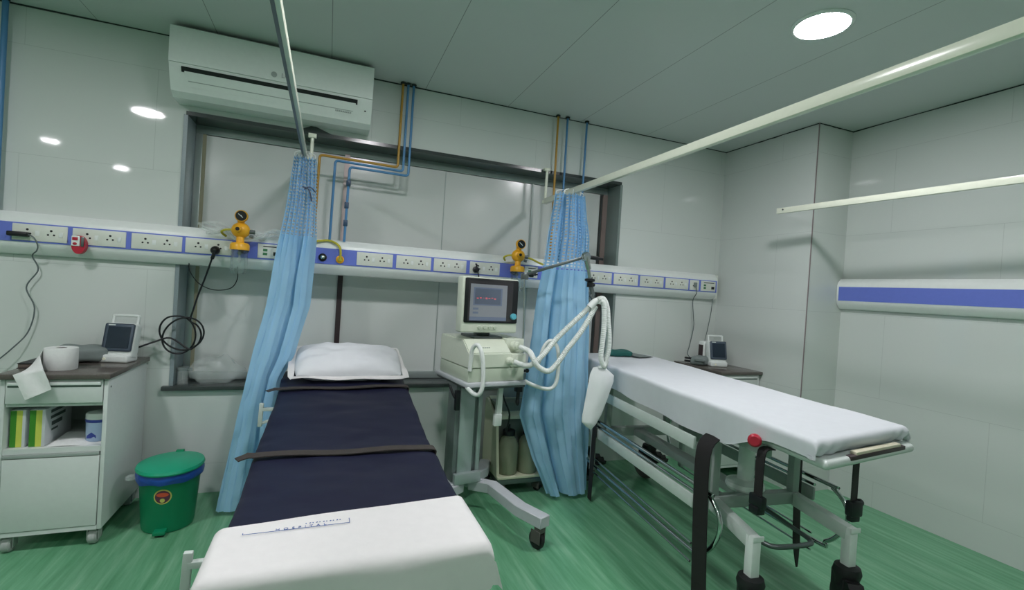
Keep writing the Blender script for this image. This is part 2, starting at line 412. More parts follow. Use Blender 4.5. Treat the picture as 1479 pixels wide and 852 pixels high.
# ------------------------------------------------------------------ bed head panels
def panel_body(bm, n0, n1, conv):
    prof = [(0, 1.662), (.030, 1.660), (.060, 1.634), (.072, 1.608), (.072, 1.488), (.060, 1.462), (.030, 1.430), (0, 1.426)]
    A = [bm.verts.new(Vector(conv(n0, o, z))) for o, z in prof]; B = [bm.verts.new(Vector(conv(n1, o, z))) for o, z in prof]
    bm.faces.new(A); bm.faces.new(B[::-1])
    for i in range(len(A)): j = (i+1) % len(A); bm.faces.new((A[i], B[i], B[j], A[j]))
PX1 = 3.302; PY = D-.072
pb = thing('bed_head_panel', 'long white bed head panel with blue strip and rows of sockets on the window wall', 'bed head panel', (.8, D, 1.43))
bm = new(); panel_body(bm, -2.6, PX1, lambda n, o, z: (n, D-o, z)); obj('body', bm, M_white, pb, 25)
bm = new(); box(bm, -2.6, PX1-.012, PY-.004, PY+.002, 1.495, 1.600); obj('blue_strip', bm, M_blue, pb)
bm = new(); box(bm, PX1, PX1+.006, D-.07, D, 1.435, 1.655, .002); obj('end_cap', bm, M_offw, pb)
def sockets(bm, xc):
    for dx, dz, r in ((0, .016, .0062), (-.013, -.006, .0052), (.013, -.006, .0052)):
        lathe(bm, [(r, 0), (r, .0012)], 10, axis((xc+dx, PY-.0085, 1.548+dz), (0, -1, 0)))
def plate(x0, x1, nsock=2):
    b = new(); box(b, x0, x1, PY-.009, PY-.003, 1.503, 1.593, .002); p = obj('socket_plate', b, M_offw, pb)
    xs = [x0+(x1-x0)*.27, x0+(x1-x0)*.70] if nsock == 2 else [(x0+x1)/2]
    for xc in xs:
        b = new(); sockets(b, xc); obj('socket', b, M_black, p)
        if nsock == 2:
            b = new(); box(b, xc+.034, xc+.052, PY-.0115, PY-.008, 1.532, 1.560, .001); obj('switch', b, M_white, p)
def dataplate(x0, x1):
    b = new(); box(b, x0, x1, PY-.009, PY-.003, 1.503, 1.593, .002); p = obj('data_plate', b, M_offw, pb)
    b = new(); box(b, x0+.03, x1-.02, PY-.0105, PY-.008, 1.574, 1.580); obj('slot', b, M_black, p)
    for zc in (1.522, 1.546):
        b = new(); box(b, x0+.03, x0+.055, PY-.0105, PY-.008, zc, zc+.016); obj('port', b, M_grnled, p)
    b = new(); box(b, x0+.085*(x1-x0)/.12, x1-.015, PY-.0105, PY-.008, 1.522, 1.545); obj('port', b, M_black, p)
for a in ((-1.613, -1.375), (-1.353, -1.107), (-1.081, -.831), (-.814, -.568), (.17, .408), (.432, .675), (.695, .935), (.962, 1.195), (1.94, 2.176), (2.196, 2.435), (2.456, 2.698), (2.72, 2.967)): plate(*a)
plate(2.983, 3.083, 1)
for a in ((-.426, -.300), (1.397, 1.508), (3.107, 3.273)): dataplate(*a)
def outlet(x, z, ring, core):
    b = new(); lathe(b, [(.026, 0), (.026, .008), (.016, .014), (.016, .004)], 24, axis((x, PY-.003, z), (0, -1, 0))); o = obj('gas_outlet', b, ring, pb)
    b = new(); lathe(b, [(0, .002), (.013, .002), (.013, .016), (.006, .02), (0, .02)], 18, axis((x, PY-.003, z), (0, -1, 0))); obj('valve', b, core, o)
outlet(-.044, 1.537, M_black, M_chrome); outlet(.064, 1.531, M_yellow, M_yhose)
outlet(-.50, 1.545, M_black, M_black); outlet(1.31, 1.54, M_black, M_black)

pr = thing('bed_head_panel', 'plain white bed head panel with an unbroken blue strip on the right wall', 'bed head panel', (RX, 0, 1.43))
bm = new(); panel_body(bm, FY, CY-.004, lambda n, o, z: (RX-.002-o*.9, n, z-.01)); obj('body', bm, M_white, pr, 25)
bm = new(); box(bm, RX-.069, RX-.063, FY, CY-.02, 1.481, 1.587); obj('blue_strip', bm, M_blue, pr)

# ------------------------------------------------------------------ air conditioner
ac = thing('air_conditioner', 'white split air conditioner mounted high on the wall above the boarded window', 'air conditioner', (-.35, D, 2.40))
AX0, AX1, AY = -.905, .200, 3.235
def acprof(x, pr): return [(x, y, z) for y, z in pr]
bm = new(); prism(bm, acprof(AX0, [(D-.002, 2.40), (D-.002, 2.782), (AY+.045, 2.782), (AY+.020, 2.75), (AY+.012, 2.56), (AY+.035, 2.50), (AY+.075, 2.425), (AY+.12, 2.40)]), (AX1-AX0, 0, 0)); obj('housing', bm, M_acw, ac, 25)
bm = new(); prism(bm, acprof(AX0, [(AY+.045, 2.786), (AY+.004, 2.765), (AY, 2.72), (AY+.003, 2.565), (AY+.014, 2.565), (AY+.014, 2.75), (AY+.045, 2.775)]), (AX1-AX0, 0, 0)); obj('front_panel', bm, M_acw, ac, 40)
bm = new(); prism(bm, acprof(AX0+.06, [(AY+.010, 2.548), (AY+.022, 2.521), (AY+.034, 2.521), (AY+.024, 2.548)]), (AX1-AX0-.15, 0, 0)); obj('air_slot', bm, M_black, ac)
bm = new(); prism(bm, acprof(AX0+.075, [(AY+.018, 2.526), (AY+.058, 2.452), (AY+.068, 2.455), (AY+.028, 2.53)]), (AX1-AX0-.175, 0, 0)); obj('louver', bm, M_acw, ac)
bm = new(); prism(bm, acprof(AX0+.09, [(AY+.041, 2.482), (AY+.043, 2.478), (AY+.052, 2.481), (AY+.05, 2.485)]), (AX1-AX0-.205, 0, 0)); obj('louver_seam', bm, M_sgrey, ac)
Mt = Matrix.Translation((-.325, AY-.001, 2.60)) @ Matrix.Rotation(PI/2, 4, 'X')
bm = text_bm('LG', .04, Mt @ Matrix.Translation((.016, 0, 0))); lathe(bm, [(.016, 0), (.016, .001), (.012, .0012)], 20, axis((-.372, AY+.0005, 2.60), (0, -1, 0))); obj('logo', bm, M_sgrey, ac)
bm = new()
for k in range(9): box(bm, -.02+k*.011, -.012+k*.011, AY+.044, AY+.05, 2.466, 2.474)
obj('small_lettering', bm, M_sgrey, ac)
bm = new(); box(bm, AX1-.045, AX1-.035, AY+.035, AY+.05, 2.49, 2.497); obj('sensor_window', bm, M_black, ac)
# ------------------------------------------------------------------ curtain rails
def rail(a, b, w, h, label, mid=None):
    t = thing('curtain_rail', label, 'curtain rail', a, group='ceiling hung curtain rails')
    bm = new(); bar(bm, a, b, w, h, (0, 0, 1), .002); obj('track', bm, M_rail, t)
    if mid is not None:
        bm = new(); off = Vector((mid, 0, -h/2)); bar(bm, Vector(a)+off, Vector(b)+off, w*.42, .004); obj('groove', bm, M_steel, t)
    return t
r1 = rail((-.185, 3.43, 2.175), (-.175, FY, 2.175), .028, .030, 'cream curtain rail running overhead along the left of the low bed', -.007)
bm = new(); rod(bm, (-.150, D-.03, 2.33), (-.150, D-.03, 2.18), .011); box(bm, -.175, -.125, D-.045, D-.02, 2.318, 2.345, .002); box(bm, -.20, -.13, D-.05, D-.02, 2.165, 2.185, .002); obj('hanger_rod', bm, M_rail, r1)
r2 = rail((1.545, 3.44, 2.11), (1.50, FY, 2.11), .028, .040, 'cream curtain rail crossing above the ventilator and stretcher at upper right')
bm = new(); rod(bm, (1.553, D-.035, 2.36), (1.550, D-.035, 2.10), .011); box(bm, 1.53, 1.575, D-.048, D-.002, 2.352, 2.372, .002); box(bm, 1.53, 1.575, D-.05, D-.02, 2.095, 2.12, .002); obj('hanger_rod', bm, M_rail, r2)
r3 = rail((3.093, 2.655, 2.113), (3.355, -.9, 2.113), .026, .040, 'cream curtain rail with free end in front of the right corner column')
bm = new(); rod(bm, (3.29, 0.0, 2.12), (3.29, 0.0, H), .011); rod(bm, (3.35, -.85, 2.12), (3.35, -.85, H), .011); obj('hanger_rod', bm, M_rail, r3)
bm = new()
for (x, y) in ((3.094, 2.60), (3.20, 1.28)): lathe(bm, [(.006, 0), (.006, .003), (0, .004)], 10, axis((x-.014, y, 2.117), (-1, 0, 0)))
obj('screw', bm, M_steel, r3)

# ------------------------------------------------------------------ curtains
def curtain(name, label, tab, nf, amp, zsplit, ztop, folds, hemf=None, tie=None, seed=0.0, netk=1.0):
    """tab rows: z, x left, x right, y centre; pleats run the full drop"""
    def row(z):
        for a, b in zip(tab, tab[1:]):
            if a[0] >= z >= b[0]:
                t = (a[0]-z)/(a[0]-b[0]); return [a[i]+(b[i]-a[i])*t for i in range(1, 4)]
        return list(tab[0][1:]) if z > tab[0][0] else list(tab[-1][1:])
    def P(s, z):
        xl, xr, yc = row(z); wd = xr-xl
        g = max(0, min(1, (z-zsplit+.25)/.45))                 # tighter gathers towards the net header
        def fold(q):
            v = 0
            for c, wq, d in folds: v += d*math.exp(-((q-c)/wq)**2)
            return v
        q = s+.03*noise.noise(Vector((s*2, z*1.1, seed)))
        y = yc + fold(q)*(1-.45*g) + g*amp*.62*math.sin(2*PI*nf*2*s+seed) + (1-g)*amp*.10*math.sin(2*PI*nf*s+seed+z)
        y += .010*noise.noise(Vector((s*3, z*2.2, seed+2)))+.006*noise.noise(Vector((s*7+z*3, z*9-s*4, seed+7)))+.0025*noise.noise(Vector((s*25, z*20, seed+1)))
        x = xl+wd*s+.008*noise.noise(Vector((s*6, z*3, seed+9)))+.010*(1-g)*math.sin(2*PI*nf*s*2+z)
        return (x, y, z)
    t = thing(name, label, 'curtain', (row(0)[0]/2+row(0)[1]/2, row(0)[2], 0.0), group='blue ward curtains')
    zb = tab[-1][0]; flat = 1.9
    bm = new(); grid(bm, lambda s, v: P(s, zb+(zsplit-zb)*v + ((hemf(s) if hemf else 0)*(1-v))), 150, 110); obj('drop', bm, M_curt, t, 80)
    bm = new(); grid(bm, lambda s, v: P(s, zsplit+(ztop-zsplit)*v), 150, 40, lambda s, v: (s*netk, (zsplit+(ztop-zsplit)*v))); obj('net_header', bm, M_net, t, 80)
    n = 7
    for i in range(n):
        bm = new(); s = (i+.5)/n; p = Vector(P(s, ztop)); xr_ = row(ztop)
        tube(bm, [p+Vector((0, 0, -.01)), p+Vector((0, 0, .012)), Vector((p.x*.5+(xr_[0]+xr_[1])*.25, p.y, p.z+.025))], .003, 6, 3)
        obj('hook', bm, M_white, t)
    if tie: tie(t, P)
    return t
def tie_l(t, P):
    bm = new(); p = Vector((-.15, 3.245, 1.90))
    tube(bm, [p+Vector((-.03, 0, .055)), p+Vector((.005, -.015, .04)), p+Vector((.02, -.012, .0)), p+Vector((.025, -.01, -.03))], .004, 6, 5)
    tube(bm, [p+Vector((-.02, -.005, .04)), p+Vector((.012, -.02, .055)), p+Vector((.045, 0, .03))], .0035, 6, 5); obj('tie_cord', bm, mat('tie_cord', '4a4f66', 0.7), t)
curtain('ward_curtain', 'blue net-topped ward curtain gathered beside the low bed head, flaring left at the floor',
        [(2.155, -.245, -.112, 3.30), (1.85, -.272, -.093, 3.28), (1.65, -.294, -.092, 3.27), (1.49, -.313, -.096, 3.265), (1.22, -.346, -.110, 3.25), (.92, -.396, -.178, 3.20), (.79, -.416, -.236, 3.18), (.6, -.447, -.262, 3.17), (.38, -.484, -.255, 3.16), (.03, -.527, -.285, 3.15)], 4, .034, 1.655, 2.15, [(.05, .07, -.03), (.30, .20, -.045), (.60, .045, .06), (.80, .13, -.04), (1.0, .06, .05)], tie=tie_l, seed=1.3)
curtain('ward_curtain', 'blue ward curtain with net top hanging between the ventilator and the stretcher head',
        [(2.085, 1.400, 1.628, 2.95), (1.8, 1.368, 1.676, 2.95), (1.407, 1.318, 1.706, 2.95), (1.03, 1.290, 1.738, 2.95), (.76, 1.262, 1.752, 2.94), (.569, 1.240, 1.765, 2.93), (.283, 1.340, 1.770, 2.91), (.03, 1.465, 1.775, 2.90)], 5, .036, 1.56, 2.085, [(.02, .05, .04), (.16, .10, -.035), (.33, .05, .055), (.55, .13, -.045), (.80, .12, -.035), (.96, .05, .05)], hemf=lambda s: 0.0, seed=4.1, netk=1.9)

# ------------------------------------------------------------------ gas pipes
def pipe(label, pts, m, r=.0085, grp='wall gas pipes', clamps=()):
    t = thing('gas_pipe', label, 'pipe', pts[0], group=grp)
    # rounded elbows
    P = [Vector(p) for p in pts]; out = [P[0]]
    for a, b, c in zip(P, P[1:], P[2:]):
        d1 = (a-b).normalized(); d2 = (c-b).normalized(); q = .022
        for k in range(5):
            u = k/4; out.append((b+d1*q)*(1-u)**2+2*b*u*(1-u)+(b+d2*q)*u*u)
    out.append(P[-1]); bm = new(); tube(bm, out, r, 12, 1); obj('tube', bm, m, t)
    bm = new(); lathe(bm, [(.012, 0), (.018, -.004), (.018, -.012), (.012, -.014)], 16, Matrix.Translation((P[0].x, P[0].y, H-.001))); obj('ceiling_collar', bm, M_dark, t)
    for c in clamps:
        bm = new(); box(bm, c[0]-.014, c[0]+.014, c[1]-.014, c[1]+.02, c[2]-.02, c[2]+.02, .003); obj('valve_block', bm, mat('valve_block', '2f4a66', 0.4), t)
pipe('yellow ochre gas pipe dropping beside the air conditioner and bending left behind the curtain', [(.410, 3.44, H), (.407, 3.44, 2.205), (-.099, 3.44, 2.212), (-.107, 3.44, 1.655)], M_pipey)
pipe('blue gas pipe bending left, its lower drop nearer the left curtain', [(.446, 3.44, H), (.444, 3.44, 2.182), (-.001, 3.44, 2.190), (-.008, 3.44, 1.655)], M_pipeb)
pipe('blue gas pipe bending left to the dark valve blocks over the window mullion', [(.484, 3.44, H), (.482, 3.44, 2.155), (.092, 3.44, 2.160), (.084, 3.44, 1.655)], M_pipeb, clamps=[(.09, 3.44, 2.05), (.086, 3.44, 1.90), (.085, 3.44, 1.78)])
pipe('yellow ochre gas pipe dropping straight behind the right curtain', [(1.614, 3.44, H), (1.62, 3.44, 1.655)], M_pipey)
pipe('blue gas pipe dropping straight behind the right curtain beside the yellow pipe', [(1.697, 3.44, H), (1.70, 3.44, 1.655)], M_pipeb)
pipe('blue gas pipe dropping straight at the right edge of the right curtain', [(1.872, 3.44, H), (1.868, 3.44, 1.655)], M_pipeb)
pipe('blue gas pipe running straight down at the far left of the window wall', [(-1.705, 3.44, H), (-1.705, 3.44, 1.655)], M_pipeb, .014)

# ------------------------------------------------------------------ things plugged into the panel
YP = PY-.009
t = thing('power_adapter', 'flat black power adapter in the leftmost wall socket with its thin cord hanging down', 'adapter', (-1.57, YP, 1.535))
bm = new(); box(bm, -1.622, -1.535, YP-.035, YP+.001, 1.522, 1.548, .006); obj('case', bm, M_black, t)
bm = new(); tube(bm, [(-1.535, YP-.018, 1.535), (-1.51, YP-.02, 1.52), (-1.495, YP-.015, 1.48), (-1.500, YP-.01, 1.45), (-1.532, 3.43, 1.42), (-1.514, 3.45, 1.344), (-1.56, 3.45, 1.245), (-1.52, 3.45, 1.131), (-1.544, 3.45, .995), (-1.60, 3.42, .90), (-1.70, 3.42, .78), (-1.80, 3.45, .60)], .0035, 8, 8); obj('cord', bm, M_greycord, t)
t = thing('plug_in_vaporizer', 'red and white plug-in vaporizer in the second wall socket plate', 'vaporizer', (-1.312, YP, 1.5))
bm = new(); prism(bm, [(-1.312+.032*math.cos(a), YP-.032, 1.500+.052*math.sin(a)) for a in [2*PI*k/24 for k in range(24)]], (0, .033, 0)); obj('shell', bm, M_red, t)
bm = new(); box(bm, -1.343, -1.305, YP-.037, YP-.03, 1.492, 1.548, .004); o = obj('white_front', bm, M_white, t)
bm = new(); box(bm, -1.338, -1.313, YP-.040, YP-.036, 1.523, 1.541, .002); ball(bm, (-1.326, YP-.037, 1.504), (.010, .004, .008), 8); obj('red_mark', bm, M_red, o)
bm = new(); box(bm, -1.300, -1.286, YP-.038, YP-.03, 1.49, 1.545, .003); obj('grey_slot', bm, M_steel, t)
t = thing('coiled_cable', 'thick black cable plugged in by the left regulator and coiled below it', 'cable', (-.654, YP, 1.53))
bm = new(); lathe(bm, [(.024, 0), (.026, .01), (.024, .03), (.014, .042), (.008, .046)], 20, axis((-.654, YP, 1.530), (0, -1, -.12))); tube(bm, [(-.654, YP-.034, 1.527), (-.657, YP-.036, 1.50), (-.665, YP-.03, 1.475)], .010, 10, 4); obj('plug', bm, M_black, t)
loop = []
for k in range(0, 2*18+7):
    a = PI/2*.6 - 2*PI*k/18; rr = .098+.012*math.sin(k*.55); cxx = -.81+.014*math.sin(k*.21)-.018*(k < 16); loop.append((cxx+rr*math.cos(a), 3.425-.0016*k*.4+.006*math.sin(k*.3), 1.006+rr*1.06*math.sin(a)))
bm = new(); tube(bm, [(-.665, YP-.03, 1.48), (-.70, 3.40, 1.36), (-.735, 3.415, 1.25), (-.757, 3.42, 1.16)]+loop+[(-.86, 3.40, .985), (-.93, 3.37, .965), (-1.0, 3.33, .935), (-1.03, 3.32, .925)], .0052, 8, 4); obj('cable', bm, M_blackcord, t)
t = obj('loose_cable', (lambda b: (tube(b, [(-.80, 3.45, 1.44), (-.79, 3.44, 1.39), (-.74, 3.44, 1.32), (-.66, 3.44, 1.285), (-.57, 3.44, 1.30), (-.535, 3.44, 1.36), (-.54, 3.45, 1.44)], .003, 6, 8), b)[1])(new()), M_blackcord); tag(t, 'thin dark cable looping under the bed head panel below the left regulator', 'cable')
t = thing('plug', 'black round plug in the socket plate just above the ventilator screen', 'plug', (1.0, YP, 1.53))
bm = new(); lathe(bm, [(.02, 0), (.024, .008), (.022, .028), (.012, .034)], 20, axis((1.005, YP, 1.534), (0, -1, 0))); obj('plug_body', bm, M_black, t)
bm = new(); tube(bm, [(1.005, YP-.025, 1.545), (1.004, YP-.03, 1.57), (1.0, YP-.02, 1.575)], .006, 8, 4); tube(bm, [(1.005, YP-.03, 1.53), (1.02, YP-.035, 1.50), (1.03, YP-.02, 1.44), (1.03, 3.44, 1.3), (1.04, 3.45, 1.0)], .004, 8, 4); obj('lead', bm, M_blackcord, t)
t = thing('charging_cable', 'thin grey cable plugged in at the right end of the panel above the far locker', 'cable', (3.03, YP, 1.55))
bm = new(); box(bm, 3.022, 3.044, YP-.025, YP+.001, 1.53, 1.572, .005); obj('plug', bm, M_greycloth, t)
bm = new(); tube(bm, [(3.034, YP-.02, 1.535), (3.045, YP-.02, 1.48), (3.058, 3.44, 1.41), (3.085, 3.45, 1.27), (3.095, 3.45, 1.17), (3.055, 3.44, 1.01), (3.02, 3.42, .935), (3.015, 3.36, .90)], .0035, 8, 6); obj('cable', bm, M_greycord, t)
t = obj('loose_cable', (lambda b: (tube(b, [(3.288, 3.45, 1.44), (3.29, 3.455, 1.33), (3.26, 3.455, 1.15), (3.235, 3.45, 1.06), (3.2, 3.40, .98)], .003, 6, 6), b)[1])(new()), M_greycord); tag(t, 'thin grey cable hanging from the end of the panel behind the far monitor', 'cable')

def make_reg():
    t = thing('vacuum_regulator', '', 'regulator', (0, 0, 0), local=True, group='yellow suction regulators')
    b = new(); lathe(b, [(.036, 0), (.036, .022), (.033, .028), (.030, .026)], 28, axis((.004, -.075, 1.744-1.5), (0, -1, 0))); g = obj('gauge', b, M_yellow, t, world=False)
    b = new(); lathe(b, [(0, 0), (.030, 0), (.030, .002), (0, .0025)], 28, axis((.004, -.1, .244), (0, -1, 0))); obj('dial', b, M_black, g)
    b = new(); bar(b, (-.012, -.104, .256), (.014, -.104, .234), .004, .001, (0, -1, 0)); lathe(b, [(.004, 0), (.004, .002)], 10, axis((.004, -.103, .244), (0, -1, 0))); obj('needle', b, M_white, g)
    b = new(); ball(b, (0, -.06, .16), (.052, .042, .048), 12); lathe(b, [(.022, 0), (.022, .09), (.016, .10)], 18, Matrix.Translation((0, -.06, .06))); lathe(b, [(.02, 0), (.02, .05)], 16, axis((0, -.06, .19), (0, -.15, 1))); obj('body', b, M_yellow, t)
    b = new(); lathe(b, [(.019, 0), (.019, .022), (.014, .026)], 18, axis((-.008, -.098, .163), (0, -1, 0))); k = obj('knob', b, M_yellow, t)
    b = new(); lathe(b, [(.011, 0), (.011, .003)], 14, axis((-.008, -.124, .163), (0, -1, 0))); obj('knob_centre', b, M_black, k)
    b = new(); lathe(b, [(.013, 0), (.013, .03)], 12, axis((.048, -.06, .155), (1, 0, 0))); lathe(b, [(.010, 0), (.010, .02)], 12, axis((.05, -.06, .13), (1, 0, -.3))); obj('side_port', b, M_steel, t)
    b = new(); lathe(b, [(.054, 0), (.054, .03), (.045, .042), (.02, .046)], 28, Matrix.Translation((0, -.06, .04))); obj('jar_lid', b, M_yellow, t)
    b = new(); lathe(b, [(.046, .04), (.046, -.09), (.040, -.105), (0, -.105), (0, -.102), (.038, -.102), (.0435, -.088), (.0435, .04)], 28, Matrix.Translation((0, -.06, 0))); obj('jar', b, M_glass, t)
    b = new(); tube(b, [(.0, -.06, .04), (.002, -.06, -.04)], .006, 8, 1); ball(b, (.002, -.06, -.02), .012, 8); obj('float', b, M_clear, t)
    b = new(); rod(b, (0, -.06, .02), (0, .0, .045), .012); obj('wall_stem', b, M_steel, t)
    b = new(); tube(b, [(-.045, -.06, .16), (-.085, -.055, .155), (-.105, -.04, .14), (-.085, -.01, .12)], .007, 8, 5); obj('hose_stub', b, M_yhose, t)
    return t
reg = make_reg(); reg.location = (-.516, PY-.012, 1.5); reg['label'] = 'yellow suction regulator with dial and clear jar left of the bed curtain'
dup(reg, (1.312, PY-.012, 1.5), 0, 'yellow suction regulator with dial above the ventilator screen, left of the right curtain', 'yellow suction regulators')
# crumpled clear tubing lying along the top of the panel
t = thing('suction_tubing', 'crumpled clear plastic tubing lying on the panel top around the left regulator', 'tubing', (-.5, 3.43, 1.6))
for k in range(5):
    bm = new(); pts = []
    for i in range(9):
        u = i/8; pts.append((-.73+.52*u+.02*math.sin(k*2+i), 3.385+.04*math.sin(i*1.1+k*1.7)-.0, 1.685-.010*k+.018*math.sin(i*1.9+k)-(.03 if i in (3, 4, 5) else 0)))
    tube(bm, pts, .009, 8, 5); obj('tube', bm, M_clear, t)
t = obj('oxygen_hose', (lambda b: (tube(b, [(.064, PY-.02, 1.535), (.066, PY-.03, 1.57), (.058, PY-.03, 1.61), (.03, PY-.01, 1.638), (-.02, 3.42, 1.652), (-.1, 3.40, 1.64), (-.2, 3.42, 1.66)], .0075, 8, 6), b)[1])(new()), M_yhose); tag(t, 'yellow hose bending from the yellow wall outlet to behind the left curtain', 'hose')
t = obj('oxygen_hose', (lambda b: (tube(b, [(1.37, PY-.07, 1.655), (1.42, PY-.07, 1.645), (1.48, PY-.06, 1.625), (1.55, PY-.05, 1.605), (1.62, PY-.03, 1.59)], .0075, 8, 6), b)[1])(new()), M_yhose); tag(t, 'yellow hose running from the right regulator behind the right curtain', 'hose')

# ------------------------------------------------------------------ lockers
def make_locker():
    """local: x 0..0.42, y 0 (front)..0.53, floor at 0"""
    t = thing('bedside_locker', '', 'bedside locker', local=True, group='white wheeled bedside lockers')
    W, DD, B, T = .41, .535, .085, .835
    b = new(); th = .018
    box(b, 0, th, 0, DD, B, T, .002); box(b, W-th, W, 0, DD, B, T, .002); box(b, th, W-th, DD-th, DD, B, T); box(b, th, W-th, .012, DD-th, B, B+th)
    box(b, th, W-th, .004, DD-th, .475, .50); box(b, th, W-th, .012, DD-th, .70, .715); box(b, th, W-th, 0, .02, B, B+.02)
    obj('body', b, M_lockb, t)
    b = new(); box(b, -.012, W+.012, -.022, DD+.012, T, T+.026, .004); obj('top', b, M_lock_top, t)
    b = new(); box(b, th+.003, W-th-.003, -.004, .016, .718, .832, .002); d = obj('drawer', b, M_lockb, t)
    b = new(); box(b, th+.01, W-th-.01, -.012, -.003, .806, .822, .002); obj('pull', b, M_white, d)
    b = new(); box(b, th+.01, W-th-.01, -.0055, -.003, .796, .806); obj('pull_shadow_gap', b, M_steel, d)
    b = new(); box(b, th+.003, W-th-.003, -.004, .016, .108, .455, .002); d = obj('door', b, M_lockb, t)
    b = new(); box(b, th+.004, W-th-.004, -.006, .010, .458, .474, .002); obj('door_pull', b, M_sgrey, t)
    for (x, y) in ((.04, .05), (W-.04, .05), (.04, DD-.05), (W-.04, DD-.05)):
        b = new(); box(b, x-.018, x+.018, y-.02, y+.02, .062, .086, .003); box(b, x-.026, x-.020, y-.024, y+.016, .022, .078, .002); box(b, x+.020, x+.026, y-.024, y+.016, .022, .078, .002)
        c = obj('caster', b, M_wheel, t)
        b = new(); lathe(b, [(0, -.019), (.030, -.019), (.036, -.012), (.036, .012), (.030, .019), (0, .019)], 24, axis((x, y-.008, .036), (1, 0, 0))); obj('wheel', b, M_wheel, c)
    b = new(); lathe(b, [(.005, 0), (.005, .002)], 10, axis((W, .03, .79), (1, 0, 0))); obj('screw_cap', b, M_steel, t)
    return t
lk = make_locker(); lk.location = (-1.398, 2.925, 0); lk['label'] = 'white wheeled bedside locker with open shelf standing at far left under the panel'
dup(lk, (2.945, 2.945, 0), 0, 'white wheeled bedside locker in the right corner behind the stretcher', 'white wheeled bedside lockers')
TOP = .8605
# toilet roll with loose end
t = thing('tissue_roll', 'white tissue roll with its loose end hanging over the left locker front', 'tissue roll', (-1.232, 3.055, TOP))
bm = new(); lathe(bm, [(.022, 0), (.064, 0), (.066, .003), (.066, .105), (.064, .108), (.022, .108), (.022, 0)], 40, Matrix.Translation((-1.232, 3.055, TOP))); obj('roll', bm, M_paper, t)
bm = new(); lathe(bm, [(.0215, .002), (.0215, .107), (.0195, .107), (.0195, .002), (.0215, .002)], 24, Matrix.Translation((-1.232, 3.055, TOP))); obj('core', bm, M_card, t)
def tail(s, v):
    A = [(-1.298, 3.06, .966), (-1.30, 3.06, .868)]          # tangent line on the roll
    path = [((-1.297, 3.045, .962), (-1.297, 3.045, .866)), ((-1.285, 2.985, .940), (-1.325, 2.96, .866)), ((-1.228, 2.895, .885), (-1.338, 2.892, .862)), ((-1.205, 2.886, .835), (-1.31, 2.886, .80)), ((-1.190, 2.880, .795), (-1.285, 2.878, .745))]
    u = s*(len(path)-1); i = min(int(u), len(path)-2); f = u-i
    a = Vector(path[i][0]).lerp(Vector(path[i+1][0]), f); b = Vector(path[i][1]).lerp(Vector(path[i+1][1]), f)
    p = a.lerp(b, v); p.y -= .004*math.sin(v*7+s*3)+.002; return p
bm = new(); grid(bm, tail, 24, 10); thicken(bm, .0012); obj('loose_end', bm, M_paper, t, 60)
# monitors
def make_mon(w=.155, h=.21):
    t = thing('patient_monitor', '', 'monitor', local=True, group='small patient monitors')
    tilt = Matrix.Rotation(-.20, 4, 'X')
    b = new(); box(b, -w/2-.003, w/2-.006, -.052, .05, 0, .045, .012, 3); obj('foot', b, M_white, t)
    b = new(); box(b, -w/2, w/2, -.035, .03, .02, h+.005, .014, 3, tilt); obj('case', b, M_white, t)
    b = new(); box(b, -w/2+.004, w/2-.004, -.043, -.033, .055, h, .010, 3, tilt); f = obj('bezel', b, M_bezel, t)
    b = new(); box(b, -w/2+.022, w/2-.018, -.0455, -.042, .072, h-.018, .002, 1, tilt); obj('screen', b, M_screen, f)
    b = new(); box(b, -w/2+.02, -w/2+.055, -.0455, -.042, h-.012, h-.006, 0, 1, tilt); obj('lettering_strip', b, M_white, f)
    b = new(); tube(b, [tilt @ Vector(p) for p in ((-w/2+.014, 0, h-.01), (-w/2+.014, 0, h+.04), (-w/2+.022, 0, h+.05), (w/2-.022, 0, h+.05), (w/2-.014, 0, h+.04), (w/2-.014, 0, h-.01))], .008, 10, 4); obj('handle', b, M_white, t)
    b = new(); lathe(b, [(.008, 0), (.008, .003)], 14, axis((-w/2+.035, -.0525, .022), (0, -1, 0))); obj('button', b, mat('pale_button', 'f2f2dc', 0.4), t)
    return t
mn = make_mon(); mn.location = (-1.072, 3.29, TOP); mn.rotation_euler = (0, 0, -.22); mn['label'] = 'small white patient monitor with dark screen on the left locker beside the tissue roll'
dup(mn, (3.145, 3.20, TOP), -.22, 'small white patient monitor with dark screen on the far right locker', 'small patient monitors')
# cloth, notebook on the left locker
def softbox(bm, c, s, rz=0, n=10, a=.006, seed=0, p=4):
    M = Matrix.Translation(Vector(c)) @ Matrix.Rotation(rz, 4, 'Z')
    r = bmesh.ops.create_icosphere(bm, subdivisions=4, radius=1)
    for v in r['verts']:
        d = v.co; q = (abs(d.x)**p+abs(d.y)**p+abs(d.z)**p)**(-1/p); d = d*q
        k = Vector((d.x*s[0]/2, d.y*s[1]/2, d.z*s[2]/2)); nn = noise.noise(Vector((k.x*14+seed, k.y*14, k.z*14)))
        k += v.co.normalized()*a*nn; v.co = M @ k
t = obj('cuff_pouch', (lambda b: (softbox(b, (-1.235, 3.30, TOP+.045), (.24, .18, .085), .35, a=.012, seed=3), b)[1])(new()), M_greycloth); tag(t, 'grey cloth cuff bundle lying behind the tissue roll on the left locker', 'cuff')
t = thing('notebook', 'dark brown notebook lying flat at the left end of the left locker top', 'notebook', (-1.31, 3.25, TOP))
bm = new(); box(bm, -1.405, -1.285, 3.07, 3.40, TOP+.003, TOP+.022, .001); obj('pages', bm, M_brownp, t)
bm = new(); box(bm, -1.408, -1.28, 3.066, 3.404, TOP, TOP+.003); box(bm, -1.408, -1.28, 3.066, 3.404, TOP+.022, TOP+.026, .001); obj('cover', bm, M_black, t)
